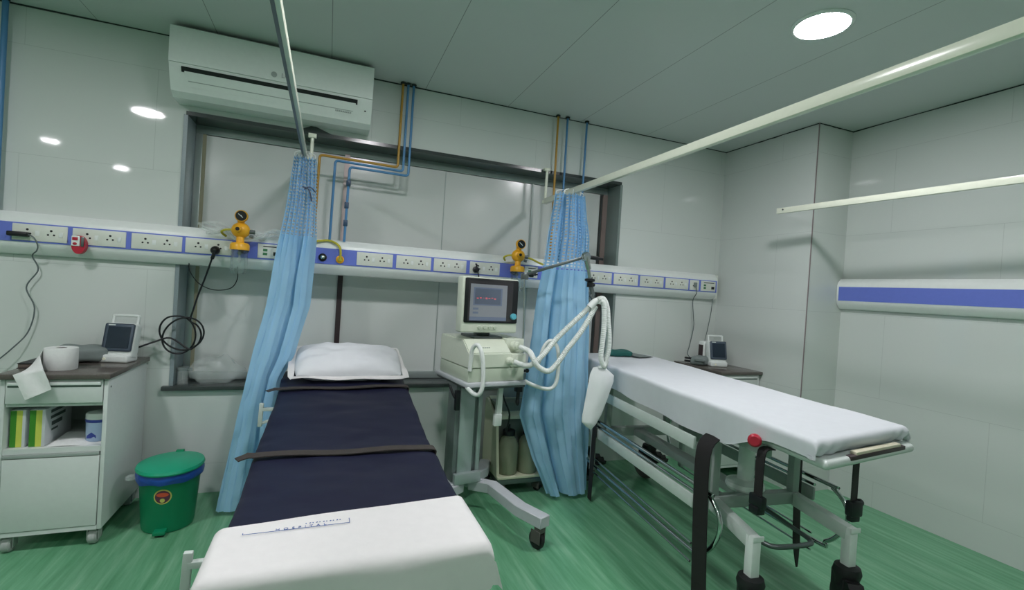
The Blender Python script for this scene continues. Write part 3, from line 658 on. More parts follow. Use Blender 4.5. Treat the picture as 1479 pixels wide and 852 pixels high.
# shelf contents
SZ = .5005
def glove(x0, x1, y0, dy, label):
    t = thing('glove_box', label, 'box', ((x0+x1)/2, y0, SZ), group='glove boxes on the locker shelf')
    b = new(); box(b, x0, x1, y0, y0+dy, SZ, SZ+.178, .002); obj('carton', b, M_glovew, t)
    wd = x1-x0
    b = new(); box(b, x0+wd*.02, x0+wd*.42, y0-.0008, y0, SZ+.001, SZ+.177); obj('green_band', b, M_gloveg, t)
    b = new(); box(b, x0+wd*.42, x0+wd*.80, y0-.0008, y0, SZ+.001, SZ+.177); obj('yellow_band', b, M_glovey, t)
    return t
glove(-1.372, -1.315, 2.960, .24, 'green and yellow striped box standing leftmost on the left locker shelf')
g2 = glove(-1.300, -1.240, 2.958, .26, 'white box with green and yellow stripes in the middle of the left locker shelf')
bm = new()
for k, (a, b_, z0, z1) in enumerate(((.05, .2, .15, .165), (.05, .19, .12, .135), (.06, .16, .085, .105), (.06, .12, .06, .07))): box(bm, -1.240, -1.2393, 2.958+a, 2.958+b_, SZ+z0, SZ+z1)
obj('side_print', bm, mat('grey_print', '4a5553', 0.6), g2)
t = thing('wipes_tub', 'pale blue and white plastic tub at the right end of the left locker shelf', 'tub', (-1.055, 3.04, SZ))
bm = new(); lathe(bm, [(.0, 0), (.045, 0), (.049, .005), (.052, .105), (0, .105)], 32, Matrix.Translation((-1.058, 3.04, SZ))); obj('tub_body', bm, M_tub, t)
bm = new(); lathe(bm, [(.053, .098), (.0545, .10), (.0545, .112), (.053, .114)], 32, Matrix.Translation((-1.058, 3.04, SZ))); obj('band', bm, M_tubn, t)
bm = new(); lathe(bm, [(.0535, .112), (.0535, .135), (.049, .142), (0, .142)], 32, Matrix.Translation((-1.058, 3.04, SZ))); obj('lid', bm, M_white, t)
bm = new(); prism(bm, [(-1.09, 2.993, SZ+.02), (-1.05, 2.991, SZ+.02), (-1.052, 2.989, SZ+.035), (-1.07, 2.989, SZ+.05), (-1.088, 2.991, SZ+.035)], (0, .006, 0)); obj('print', bm, M_tubn, t)
bm = new(); grid(bm, lambda s, v: (-1.225+.205*s, 2.945+.2*v, SZ+.001+.016*(v*(1-abs(s-.5)*.6))+.003*math.sin(5*s+2*v)), 14, 10); thicken(bm, .001); t = obj('paper_sheet', bm, M_paper); tag(t, 'white sheet of paper lying under the tub on the left locker shelf', 'paper')
# far locker items
t = obj('cuff_pouch', (lambda b: (softbox(b, (3.035, 3.275, TOP+.04), (.15, .13, .075), .3, a=.012, seed=8), b)[1])(new()), M_greycloth); tag(t, 'grey cloth cuff bundle on the far locker left of its monitor', 'cuff')
t = thing('cable_bundle', 'dark bundled cable with grey sleeve at the left edge of the far locker', 'cable bundle', (2.985, 3.33, TOP))
bm = new(); tube(bm, [(2.985+.035*math.cos(a)*(1+.1*math.sin(3*a)), 3.33+.06*math.sin(a), TOP+.012+.004*a) for a in [k*.5 for k in range(26)]], .009, 8, 3); obj('coil', bm, M_black, t)
bm = new(); softbox(bm, (2.98, 3.22, TOP+.05), (.05, .09, .03), .4, a=.004); obj('sleeve', bm, M_greycloth, t)
t = thing('small_box', 'small white box standing behind the far monitor', 'box', (3.10, 3.34, TOP))
bm = new(); box(bm, 3.075, 3.145, 3.29, 3.35, TOP, TOP+.20, .008, 3); obj('case', bm, M_white, t)
bm = new(); box(bm, 3.070, 3.076, 3.295, 3.345, TOP+.03, TOP+.17, .002); obj('side_grip', bm, M_brown, t)

# ------------------------------------------------------------------ pedal bin
BX, BY = -.748, 3.10
t = thing('pedal_bin', 'green oval pedal bin with blue liner standing between locker and curtain', 'bin', (BX, BY, 0))
Mb = Matrix.Translation((BX, BY, 0))
bm = new(); lathe(bm, [(.10, .0), (.118, .004), (.122, .02), (.142, .30), (.146, .305), (.138, .305), (.118, .02), (0, .012)], 48, Mb, 1, 1.02); obj('bucket', bm, M_bin, t)
bm = new(); lathe(bm, [(.147, .322), (.154, .322), (.157, .33), (.152, .342), (.10, .352), (0, .356)], 48, Mb, 1.0, 1.14); obj('lid', bm, M_binlid, t)
bm = new(); box(bm, BX-.02, BX+.02, BY+.155, BY+.185, .30, .352, .004); obj('hinge', bm, M_bin, t)
def liner(s, v):
    a = 2*PI*s; r = .149+.006*math.sin(v*PI)+.004*noise.noise(Vector((math.cos(a)*5, math.sin(a)*5, v*3))); z = .322-(.052+.014*noise.noise(Vector((math.cos(a)*2, math.sin(a)*2, 5))))*v
    return (BX+r*math.cos(a), BY+r*1.08*math.sin(a), z)
bm = new(); grid(bm, liner, 90, 8); thicken(bm, .002); obj('liner', bm, M_liner, t, 60)
bm = new(); softbox(bm, (BX-.165, BY-.06, .288), (.05, .03, .028), .5, a=.01, seed=2); obj('liner_knot', bm, M_clearbag, t)
bm = new(); box(bm, BX-.028, BX+.028, BY-.165, BY-.10, .012, .032, .004); p = obj('pedal', bm, M_bin, t)
bm = new(); box(bm, BX-.02, BX+.02, BY-.150, BY-.11, .001, .013, .002); obj('pedal_pad', bm, M_black, p)
def onbin(a, z, off=0.0):
    r = .1225+(.142-.1225)*(z-.02)/.28+off; return Vector((BX+r*math.cos(a), BY+r*1.02*math.sin(a), z))
def disc(r, off, m, name, par, zc=.205, a0=-PI/2+.02, shape=None):
    b = new(); n = 28; c = b.verts.new(onbin(a0, zc, off)); ring = []
    for k in range(n):
        th = 2*PI*k/n; dx, dz = r*math.cos(th), r*math.sin(th)
        if shape: dx, dz = shape(dx, dz)
        ring.append(b.verts.new(onbin(a0+dx/.135, zc+dz, off)))
    for k in range(n): b.faces.new((c, ring[k], ring[(k+1) % n]))
    return obj(name, b, m, par, 180)
st = disc(.040, .0012, M_sty, 'sticker', t)
disc(.034, .0018, M_stp, 'sticker_field', st); disc(.027, .0023, M_sto, 'sticker_mark', st, .216, shape=lambda x, z: (x, z*.42)); disc(.011, .0023, M_sty, 'sticker_mark', st, .186)

# ------------------------------------------------------------------ low bed
bed = thing('hospital_bed', 'low hospital bed with navy mattress in front of the window', 'bed', (.13, 2.3, 0))
YK, Y0, Y1 = 2.25, 1.235, 3.37
def bz(y): return .69+max(0, (y-YK))*.103
def bxl(y): return -.233+.006*math.sin(y*5)
def bxr(y): return .452+(y-1.3)*.029 if y < 2.7 else .4926+.004*(y-2.7)
ROT = Matrix()
bm = new(); TH = .115
def mat_surf(s, v):
    # closed cross section loop at each y: s round the section, v along
    y = Y0+(Y1-Y0)*v; xl, xr = bxl(y), bxr(y); zt = bz(y); a = 2*PI*s; p = 9
    cx_, cz_ = math.cos(a), math.sin(a); q = (abs(cx_)**p+abs(cz_)**p)**(-1/p)
    e = min(v, 1-v)*(Y1-Y0); en = 1-max(0, (.02-e)/.02)**2*.06
    x = (xl+xr)/2+(xr-xl)/2*cx_*q*en; z = zt-TH/2+TH/2*cz_*q*en
    if cz_ > .3: z += .010*noise.noise(Vector((x*3.5, y*6, 1)))+.005*noise.noise(Vector((x*9, y*14, 3)))
    return (x, y, z)
grid(bm, mat_surf, 96, 80); bmesh.ops.remove_doubles(bm, verts=bm.verts[:], dist=.0005); bmesh.ops.holes_fill(bm, edges=[e for e in bm.edges if e.is_boundary], sides=200)
mt = obj('mattress', bm, M_navy, bed, 60)
bm = new(); box(bm, -.19, -.15, Y0+.05, Y1-.02, .49, .54, .004); box(bm, .40, .44, Y0+.05, Y1-.02, .49, .54, .004); box(bm, -.15, .40, Y0+.05, Y0+.09, .49, .54, .004); box(bm, -.15, .40, Y1-.06, Y1-.02, .49, .54, .004); box(bm, -.15, .40, 2.2, 2.24, .49, .54, .004)
obj('bed_frame', bm, M_frame, bed)
bm = new(); box(bm, -.21, .46, Y0+.03, YK, .54, .574, .004); obj('mattress_base', bm, M_frame, bed)
bm = new(); M_ = Matrix.Translation((0, YK, .545)) @ Matrix.Rotation(math.atan(.103), 4, 'X'); box(bm, -.21, .48, .0, 1.11, 0, .03, .004, 2, M_); obj('backrest_base', bm, M_frame, bed)
for (x, y) in ((-.17, Y0+.12), (.42, Y0+.12), (-.17, Y1-.1), (.42, Y1-.1)):
    bm = new(); box(bm, x-.02, x+.02, y-.02, y+.02, .09, .49, .003); l = obj('leg', bm, M_frame, bed)
    bm = new(); lathe(bm, [(0, -.013), (.04, -.013), (.045, -.008), (.045, .008), (.04, .013), (0, .013)], 20, axis((x, y, .045), (1, 0, 0))); box(bm, x-.018, x+.018, y-.012, y+.012, .045, .095, .003); obj('caster', bm, M_rubber, l)
# rail sockets on the left side of the frame
for (y, z) in ((1.47, .625), (2.95, .66)):
    bm = new(); bar(bm, (-.31, y, z-.10), (-.305, y, z+.03), .022, .018, (0, 1, 0), .003); bar(bm, (-.305, y, z-.005), (-.17, y, z-.005), .02, .018, (0, 0, 1), .002); bar(bm, (-.31, y, z-.085), (-.20, y+.02, z-.05), .014, .014, (0, 0, 1), .002); obj('rail_bracket', bm, M_frame, bed)
# straps across the mattress
def strap_pts(y, xl, xr, dz, slant, tail):
    P = []
    if tail: P += [(xl-.060, y-.022, bz(y)+.004), (xl-.025, y-.008, bz(y)+.012)]
    for k in range(9):
        u = k/8; x = xl+(xr-xl)*u; yy = y+slant*u; P.append((x, yy, bz(yy)+dz+.004*math.sin(k*1.3)))
    P += [(xr+.006, y+slant, bz(y)-.02), (xr+.008, y+slant, bz(y)-.09)]
    return P
bm = new(); belt(bm, strap_pts(2.065, bxl(2)+.01, bxr(2)-.008, .010, -.02, True), (0, 1, 0), .055, .004, 5); s = obj('mattress_strap', bm, M_strap, bed)
bm = new(); belt(bm, strap_pts(2.93, bxl(3)+.01, bxr(3)-.008, .012, .03, True), (0, 1, 0), .055, .004, 5); obj('mattress_strap', bm, M_strap, bed)
# white sheet over the foot end
def fold1(s, half, r):
    """unroll distance s from the middle to (offset, drop)"""
    sg = 1 if s >= 0 else -1; a = abs(s); fl = half-r
    if a <= fl: return s, 0.0
    t = (a-fl)/r
    if t <= PI/2: return sg*(fl+r*math.sin(t)), r*(1-math.cos(t))
    return sg*half, r+(a-fl-r*PI/2)
sh = thing('bed_sheet', 'white cotton sheet with blue hospital lettering folded over the foot of the low bed', 'sheet', (.11, 1.3, .7))
def sheet(s, v):
    yf = 1.452; W2 = .355; xm = .108
    u = -.45+.885*s                             # across, from left hang to right hang
    xo, dx = fold1(u, W2+.005, .03)
    tl = -.06+(.06+.23+.085+max(0, min(.30, (.37-u)*1.1)))*v                          # from fold towards foot and down
    half = .23; yo, dy = fold1(tl, half, .035); yy = yf-yo if tl > 0 else yf-tl
    fl = max(0, dx-.03)
    if u < 0: dx = min(dx, .05+.05*v); 
    drop = dx+dy if min(dx, dy) < .012 else max(dx, dy)+.012+.25*(min(dx, dy)-.012)
    z = .694+.010 - drop + .004*noise.noise(Vector((u*4, tl*4, 2)))
    x = xm+xo + .05*(v)*0
    yy += .035*(xo/W2)*max(0, 1-v*2.2)        # the fold runs slightly askew
    if dy > .03: yy -= .012*math.sin(u*17)*min(1, dy*3)+.010*math.sin(u*7+1)*min(1, dy*3)
    if u > 0 and dx > .03: x += .035*(dx-.03)/.12+.012*math.sin(tl*16)*min(1, dx*5)
    if u > 0 and dx > 0.03 and dy > .03: x += .02*min(1, dy*8)
    return (x, yy, z)
bm = new(); grid(bm, sheet, 110, 80); obj('cloth', bm, M_sheet, sh, 70)
Mq = Matrix.Translation((-.02, 1.441, .7083)) @ Matrix.Rotation(.022, 4, 'Z')
bm = text_bm('HOSPITAL', .0155, Mq @ Matrix.Translation((-.012, -.0105, 0)), .0004, 2.1); obj('lettering', bm, M_ink, sh)
bm = new()
for a, b_ in (((-.155, -.009), (-.155, -.017)), ((-.155, -.017), (.115, -.017)), ((.115, -.017), (.115, .010))): bar(bm, Mq @ Vector((*a, 0)), Mq @ Vector((*b_, 0)), .0018, .0008)
for k in range(11):
    x = .0+k*.009; bar(bm, Mq @ Vector((x, .0055, 0)), Mq @ Vector((x+.003*(k % 2), .009, 0)), .003, .0008)
obj('lettering_border', bm, M_ink, sh)
# pillow
def pillow_bm():
    bm = new()
    def top(s, v, sg):
        x = (s-.5); y = (v-.5); ex = 1-(abs(x)*2)**3; ey = 1-(abs(y)*2)**3; t = max(0, ex*ey)**.5
        z = sg*t*.5
        px = x*(1-.05*(1-ey)); py = y*(1-.06*(1-ex))
        return px, py, z
    Mp = Matrix.Translation((.155, 3.235, .876)) @ Matrix.Rotation(.02, 4, 'Z') @ Matrix.Rotation(.36, 4, 'X')
    def f(sg):
        def g(s, v):
            x, y, z = top(s, v, sg); p = Vector((x*.64, y*.36, z*.165+(.012*noise.noise(Vector((x*7, y*7, sg))) if abs(z) > .05 else 0)))
            p.z += .006*math.sin(x*40)*max(0, .35-abs(z))*(1 if y < 0 else .4)
            return Mp @ p
        return g
    grid(bm, f(1), 60, 40); grid(bm, f(-1), 60, 40); bmesh.ops.remove_doubles(bm, verts=bm.verts[:], dist=.002)
    return bm, Mp
pl = thing('pillow', 'white cotton pillow at the head of the low bed', 'pillow', (.145, 3.24, .79))
bm, Mp = pillow_bm(); obj('pillowcase', bm, M_pillow, pl, 70)
bm = new()
def flange(s, v):
    # a thin flat border round the seam
    a = s*4; k = int(a) % 4; f = a-int(a); w_ = .020*v*(1.3+.7*math.sin(s*9))
    c = [(-.5, -.5), (.5, -.5), (.5, .5), (-.5, .5)]; p0, p1 = c[k], c[(k+1) % 4]
    x = p0[0]+(p1[0]-p0[0])*f; y = p0[1]+(p1[1]-p0[1])*f
    q = Vector((x*.632, y*.352, 0)); d = Vector((x, y, 0)); d = Vector((max(-.5, min(.5, d.x))*1.0, d.y, 0))
    n = Vector((p1[1]-p0[1], -(p1[0]-p0[0]), 0)); n = (n+ (d*2-n)*max(0, abs(f-.5)*2-.8)*2.5)
    q += n*w_+Vector((0, 0, .006*math.sin(s*50)*v+.01*noise.noise(Vector((x*4, y*4, 1)))*v))
    return Mp @ q
grid(bm, flange, 96, 3); thicken(bm, .002); obj('border', bm, M_sheet, pl, 60)

# ------------------------------------------------------------------ ventilator on its cart (local frame: x right, y back)
vt = thing('ventilator', 'cream ventilator with lit screen on a wheeled column between bed and right curtain', 'ventilator', (.96, 2.93, 0), .171, local=True)
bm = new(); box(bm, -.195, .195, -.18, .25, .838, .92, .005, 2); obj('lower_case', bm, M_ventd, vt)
bm = new(); prism(bm, [(-.198, -.185, .922), (-.198, -.185, 1.012), (-.198, -.09, 1.085), (-.198, .255, 1.085), (-.198, .255, .922)], (.29, 0, 0)); bmesh.ops.bevel(bm, geom=bm.edges[:], offset=.006, segments=2, affect='EDGES'); uc = obj('upper_case', bm, M_vent, vt)
bm = new(); box(bm, .093, .205, -.18, .255, .922, 1.005, .006, 2); obj('gas_block', bm, M_vent, vt)
bm = new(); box(bm, .085, .222, -.12, .255, 1.006, 1.092, .008, 2); obj('upper_module', bm, M_vent, vt)
bm = new()
for k in range(7): box(bm, -.13+k*.013, -.122+k*.013, -.151-.0, -.146, 1.036, 1.044)
obj('lettering_strip', bm, M_sgrey, vt)
bm = new(); lathe(bm, [(.03, 0), (.03, .03), (.02, .035), (.02, .05)], 20, axis((.14, -.12, 1.05), (.25, -1, 0))); obj('expiratory_port', bm, M_vent, vt)
bm = new(); lathe(bm, [(.024, 0), (.024, .02), (.018, .024), (.018, .05)], 20, axis((.075, -.184, .965), (.2, -1, 0))); obj('inspiratory_port', bm, M_vent, vt)
bm = new(); box(bm, .2, .235, -.16, -.14, .885, .90, .004); ball(bm, (.237, -.15, .892), .014, 8); obj('side_knob', bm, M_black, vt)
# shelf and handles
bm = new(); box(bm, -.215, .21, -.205, .28, .812, .838, .006, 2); obj('cart_shelf', bm, M_vbase, vt)
bm = new(); box(bm, -.205, .2, -.195, .27, .798, .812, .003); obj('shelf_underside', bm, M_steel, vt)
bm = new(); tube(bm, [(-.205, -.19, .815), (-.18, -.235, .785), (-.160, -.27, .79), (-.146, -.28, .85), (-.150, -.275, .96), (-.162, -.262, 1.04), (-.175, -.235, 1.07), (-.188, -.205, 1.045), (-.190, -.195, .99), (-.189, -.187, .91)], .0125, 12, 6); obj('handle', bm, M_hose, vt)
bm = new(); tube(bm, [(.195, -.19, .835), (.25, -.215, .81), (.33, -.25, .79), (.375, -.268, .815), (.393, -.27, .89), (.392, -.262, 1.02), (.375, -.245, 1.08), (.345, -.225, 1.092), (.318, -.205, 1.05), (.302, -.195, .98), (.285, -.185, .94), (.20, -.165, .935)], .0125, 12, 6); obj('handle', bm, M_hose, vt)
# monitor
Mm = Matrix.Translation((-.03, -.08, 1.30)) @ Matrix.Rotation(-.02, 4, 'X')
bm = new(); box(bm, -.196, .196, -.022, .06, -.172, .168, .010, 3, Mm); mo = obj('screen_housing', bm, M_vent, vt)
bm = new(); box(bm, -.182, .190, -.030, -.02, -.112, .160, .008, 2, Mm); b_ = obj('bezel', bm, M_black, mo)
def scr(name, x0, x1, z0, z1, m, off): b = new(); box(b, x0, x1, -.030-off, -.029, z0, z1, 0, 1, Mm); return obj(name, b, m, b_)
scr('screen', -.160, .150, -.100, .145, mat('screen_surround', '3c3a3c', .12), .0006); Y_ = scr('screen', -.148, .108, -.098, .125, M_screen_lit, .0012)
scr('screen', -.127, .073, -.005, .105, M_scr_lab, .0018); scr('screen', -.117, .062, .003, .098, M_scr_dark, .0024)
scr('screen', -.148, .108, -.098, -.075, M_scr_lab, .0018); scr('screen', -.127, -.09, -.032, -.020, M_scr_lab, .0018); scr('screen', -.127, -.09, -.056, -.044, M_scr_lab, .0018)
for k in range(7): scr('waveform', -.105+k*.02, -.092+k*.02, .034+.003*(k % 3), .042+.003*(k % 2), M_scr_red, .003)
bm = new(); lathe(bm, [(.020, 0), (.020, .012), (.016, .018), (0, .019)], 24, Mm @ axis((.158, -.031, -.068), (0, -1, 0))); obj('dial_knob', bm, M_cyan, mo)
for k in range(4):
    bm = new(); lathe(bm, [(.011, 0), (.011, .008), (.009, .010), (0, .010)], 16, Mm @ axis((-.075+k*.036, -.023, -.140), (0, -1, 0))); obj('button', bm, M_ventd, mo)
bm = new(); box(bm, -.11, .09, -.06, .14, 1.085, 1.10, .003); box(bm, -.05, .03, -.0, .08, 1.10, 1.15, .004); obj('screen_stand', bm, M_steel, vt)
# column and base
CXC = -.115
bm = new(); box(bm, CXC-.055, CXC+.045, -.055, .075, .19, .80, .006, 2); obj('column', bm, M_vcol, vt)
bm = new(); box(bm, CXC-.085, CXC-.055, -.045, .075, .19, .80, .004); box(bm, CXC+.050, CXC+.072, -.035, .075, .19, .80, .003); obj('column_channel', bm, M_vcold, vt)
bm = new(); box(bm, CXC+.072, CXC+.10, -.05, .07, .19, .80, .004); obj('column_trim', bm, M_vcol, vt)
bm = new(); box(bm, CXC-.08, CXC+.10, -.085, -.05, .19, .255, .004); obj('column_clamp', bm, M_vcol, vt)
bm = new(); box(bm, CXC-.10, CXC+.12, -.075, .10, .185, .197, .003); obj('base_plate', bm, M_vbase, vt)
def leg(pts):
    b = new(); belt(b, pts, (0, 0, 1), .062, .075, 1); bmesh.ops.bevel(b, geom=b.edges[:], offset=.004, segments=1, affect='EDGES'); return obj('base_leg', b, M_vbase, vt)
def caster(x, y, ztop, r, rot=0, pr=vt, m=M_rubber, nm='caster', M=None):
    R_ = Matrix.Translation((x, y, 0)) @ Matrix.Rotation(rot, 4, 'Z'); 
    b = new(); box(b, -.022, .022, -.024, .024, ztop-.03, ztop, .004, 2, R_); box(b, -.024, -.018, -.022, .045, r*.75, ztop-.02, .002, 1, R_); box(b, .018, .024, -.022, .045, r*.75, ztop-.02, .002, 1, R_); f = obj(nm, b, mat('castor_fork', '55514e', .5) if m is M_rubber else m, pr)
    b = new(); lathe(b, [(0, -.013), (r*.45, -.014), (r*.5, -.012), (r*.85, -.012), (r, -.008), (r, .008), (r*.85, .012), (r*.5, .012), (r*.45, .014), (0, .014)], 28, R_ @ axis((0, .018, r), (1, 0, 0))); obj('wheel', b, M_rubber, f)
HB = .158
leg([(-.05, -.01, HB), (.07, -.15, HB), (.09, -.42, HB), (.13, -.54, HB), (.155, -.66, HB)][0:1]+[(.05, -.12, HB), (.055, -.45, HB), (.10, -.635, HB)])
leg([(-.13, -.02, HB), (-.30, -.12, HB), (-.36, -.5, HB), (-.40, -.63, HB)])
leg([(-.08, .03, HB), (.12, .14, HB), (.20, .26, HB)]); leg([(-.14, .03, HB), (-.32, .14, HB), (-.38, .26, HB)])
caster(.085, -.61, .127, .050, .25); caster(-.39, -.6, .127, .050, -.3); caster(.185, .23, .127, .050, .9); caster(-.37, .23, .127, .050, .5)
# humidifier rail, clamps and side stay
bm = new(); box(bm, .058, .085, -.125, -.105, .62, .80, .003); bar(bm, (.071, -.115, .80), (.060, -.115, .62), .03, .022, (0, 1, 0)); box(bm, .035, .085, -.13, -.10, .545, .62, .004); obj('mounting_rail', bm, M_hose, vt)
bm = new(); box(bm, .16, .20, -.17, -.13, .76, .80, .003); rod(bm, (.18, -.15, .70), (.18, -.15, .77), .012); ball(bm, (.18, -.15, .695), (.014, .014, .026), 8); obj('clamp', bm, M_black, vt)
bm = new(); box(bm, -.235, -.205, -.12, -.09, .66, .78, .004); tube(bm, [(-.25, -.05, .80), (-.235, -.09, .74), (-.215, -.10, .72)], .008, 8, 4); obj('clamp', bm, M_black, vt)
bm = new(); tube(bm, [(.02, .10, .80), (.03, .11, .55), (.02, .12, .30)], .006, 8, 4); obj('gas_lead', bm, M_hose, vt)
bm = new(); tube(bm, [(.11, -.02, .80), (.15, -.04, .68), (.20, -.03, .58), (.21, .02, .45)], .006, 8, 4); obj('mains_lead', bm, M_black, vt)
# hinged support arm (world positions)
vw = Matrix.Translation((.96, 2.93, 0)) @ Matrix.Rotation(.171, 4, 'Z'); FRv = vw.inverted()
def W(p): return FRv @ Vector(p)
bm = new(); rod(bm, (.238, -.10, .84), (.205, -.10, 1.50), .0055); ar = obj('support_arm', bm, M_chrome, vt)
bm = new(); a0 = Vector((.205, -.10, 1.505)); a1 = W((1.478, 2.62, 1.636)); box(bm, a0.x-.02, a0.x+.02, a0.y-.02, a0.y+.02, 1.475, 1.515, .006); bar(bm, a0, a1, .014, .018, (0, 0, 1), .003); obj('arm_bar', bm, M_steel, ar)
bm = new(); lathe(bm, [(.010, 0), (.014, .012), (.014, .03), (.008, .034)], 14, axis(a0+Vector((.03, 0, 0)), (1, -.2, .05))); bar(bm, a0+Vector((.04, -.005, .0)), a0+Vector((.09, -.01, .008)), .014, .010); obj('arm_knob', bm, M_black, ar)
bm = new(); lathe(bm, [(.026, -.016), (.030, -.010), (.030, .010), (.026, .016)], 20, axis(a1, (0, 1, .1))); rod(bm, a1, W((1.503, 2.62, 1.56)), .017); rod(bm, W((1.50, 2.62, 1.565)), W((1.517, 2.62, 1.50)), .011); obj('arm_joint', bm, M_chrome, ar)
bm = new(); bar(bm, a1+Vector((.02, 0, .0)), W((1.565, 2.62, 1.632)), .024, .024, (0, 0, 1), .006); bar(bm, W((1.555, 2.62, 1.633)), W((1.60, 2.62, 1.629)), .018, .018, (0, 0, 1), .004); obj('arm_handle', bm, M_black, ar)
bm = new(); q = W((1.517, 2.62, 1.50)); lathe(bm, [(.012, -.02), (.032, -.012), (.032, .0), (.014, .006)], 18, Matrix.Translation(q)); lathe(bm, [(.02, 0), (.02, .03)], 14, Matrix.Translation(q+Vector((.004, 0, -.05)))); ball(bm, q+Vector((.03, 0, -.035)), .012, 8); obj('arm_clamp', bm, M_black, ar)
bm = new(); bar(bm, W((1.520, 2.62, 1.48)), W((1.547, 2.62, 1.395)), .024, .018, (0, 1, 0), .003); bar(bm, W((1.525, 2.62, 1.402)), W((1.580, 2.62, 1.352)), .022, .018, (0, 1, 0), .003); obj('arm_tip', bm, M_steel, ar)

# breathing circuit hoses held by the arm
t = thing('breathing_circuit', 'white corrugated breathing hoses looping from the ventilator up to its support arm', 'hose', (1.2, 2.72, .96))
pI = vw @ Vector((.083, -.23, .965)); pE = vw @ Vector((.155, -.172, 1.048))
bm = new(); hose(bm, [pI, pI+Vector((.05, -.015, -.015)), (1.17, 2.66, .955), (1.24, 2.65, 1.015), (1.33, 2.66, 1.115), (1.42, 2.64, 1.215), (1.50, 2.62, 1.30), (1.535, 2.61, 1.345)], .0175, 44); obj('hose', bm, M_hose, t)
bm = new(); hose(bm, [pE, pE+Vector((.045, -.05, -.02)), (1.175, 2.64, 1.0), (1.20, 2.63, .955), (1.27, 2.62, .925), (1.33, 2.62, .975), (1.39, 2.62, 1.06), (1.46, 2.61, 1.155), (1.52, 2.60, 1.26), (1.56, 2.60, 1.335)], .0175, 40); obj('hose', bm, M_hose, t)
bm = new(); tube(bm, [(1.515, 2.60, 1.325), (1.545, 2.595, 1.36), (1.575, 2.59, 1.372)], .021, 12, 5); obj('y_piece', bm, M_hose, t)
bm = new(); hose(bm, [(1.560, 2.585, 1.372), (1.595, 2.58, 1.380), (1.625, 2.58, 1.33), (1.640, 2.58, 1.24), (1.655, 2.58, 1.14), (1.655, 2.58, 1.06), (1.640, 2.58, 1.0)], .020, 40); obj('hose', bm, M_hose, t)
bm = new(); hose(bm, [(1.565, 2.565, 1.365), (1.59, 2.56, 1.35), (1.602, 2.56, 1.24), (1.600, 2.56, 1.12), (1.595, 2.56, 1.02), (1.625, 2.565, .965), (1.645, 2.575, 1.0)], .017, 40); obj('hose', bm, M_hose, t)
# white bag hanging from the hose end
def bagf(sg):
    poly = [((1.553, .955), (1.625, .968)), ((1.535, .915), (1.708, .905)), ((1.525, .84), (1.708, .868)), ((1.51, .74), (1.672, .76)), ((1.498, .652), (1.635, .66)), ((1.50, .618), (1.60, .60)), ((1.53, .59), (1.568, .568))]
    def f(s, v):
        u = v*(len(poly)-1); i = min(int(u), len(poly)-2); q = u-i; a = [poly[i][0][k]*(1-q)+poly[i+1][0][k]*q for k in (0, 1)]; b = [poly[i][1][k]*(1-q)+poly[i+1][1][k]*q for k in (0, 1)]
        x = a[0]+(b[0]-a[0])*s; z = a[1]+(b[1]-a[1])*s; th = .020*(math.sin(PI*s)**.6)*(math.sin(PI*min(1, v+.03))**.5 if v < .97 else 0)
        return (x, 2.575-sg*th+.008*noise.noise(Vector((x*9, z*9, sg)))*math.sin(PI*s), z)
    return f
bm = new(); grid(bm, bagf(1), 26, 30); grid(bm, bagf(-1), 26, 30); bmesh.ops.remove_doubles(bm, verts=bm.verts[:], dist=.001)
t = thing('plastic_bag', 'white plastic bag hanging from the hose end beside the stretcher head', 'bag', (1.6, 2.575, .55))
obj('pouch', bm, M_bag, t, 70)
bm = new(); tube(bm, [(1.628, 2.57, .975), (1.612, 2.572, .958), (1.588, 2.575, .955)], .012, 8, 4); obj('knot', bm, M_bag, t)

# ------------------------------------------------------------------ suction machine behind the ventilator
t = thing('suction_machine', 'cream suction machine with glass jars standing behind the ventilator by the curtain', 'suction machine', (1.31, 3.16, 0))
SX0, SX1, SY0, SY1 = 1.135, 1.50, 3.01, 3.36
bm = new(); box(bm, SX0, SX1, SY0, SY1, .115, .135, .006, 2); obj('tray', bm, M_suc, t)
bm = new(); box(bm, SX0+.005, SX1-.005, SY0+.006, SY1-.005, .08, .115, .003); obj('skirt', bm, M_steel, t)
bm = new(); prism(bm, [(SX0, SY0+.02, .13), (SX0, SY0+.10, .50), (SX0, SY1-.04, .60), (SX0, SY1, .60), (SX0, SY1, .13)], (.018, 0, 0)); obj('side_panel', bm, M_suc, t)
bm = new(); prism(bm, [(SX1-.018, SY0+.02, .13), (SX1-.018, SY0+.10, .50), (SX1-.018, SY1-.04, .60), (SX1-.018, SY1, .60), (SX1-.018, SY1, .13)], (.018, 0, 0)); obj('side_panel', bm, M_suc, t)
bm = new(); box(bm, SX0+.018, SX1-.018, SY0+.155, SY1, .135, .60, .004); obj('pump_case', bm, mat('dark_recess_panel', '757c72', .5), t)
bm = new(); prism(bm, [(SX0+.018, SY0+.10, .50), (SX0+.018, SY0+.10, .52), (SX0+.018, SY1-.02, .615), (SX0+.018, SY1-.02, .59)], (SX1-SX0-.036, 0, 0)); obj('top_cover', bm, M_suc, t)
bm = new(); box(bm, SX0+.10, SX1-.05, SY1-.05, SY1-.02, .60, .785, .01, 2); obj('control_panel', bm, M_sgrey, t)
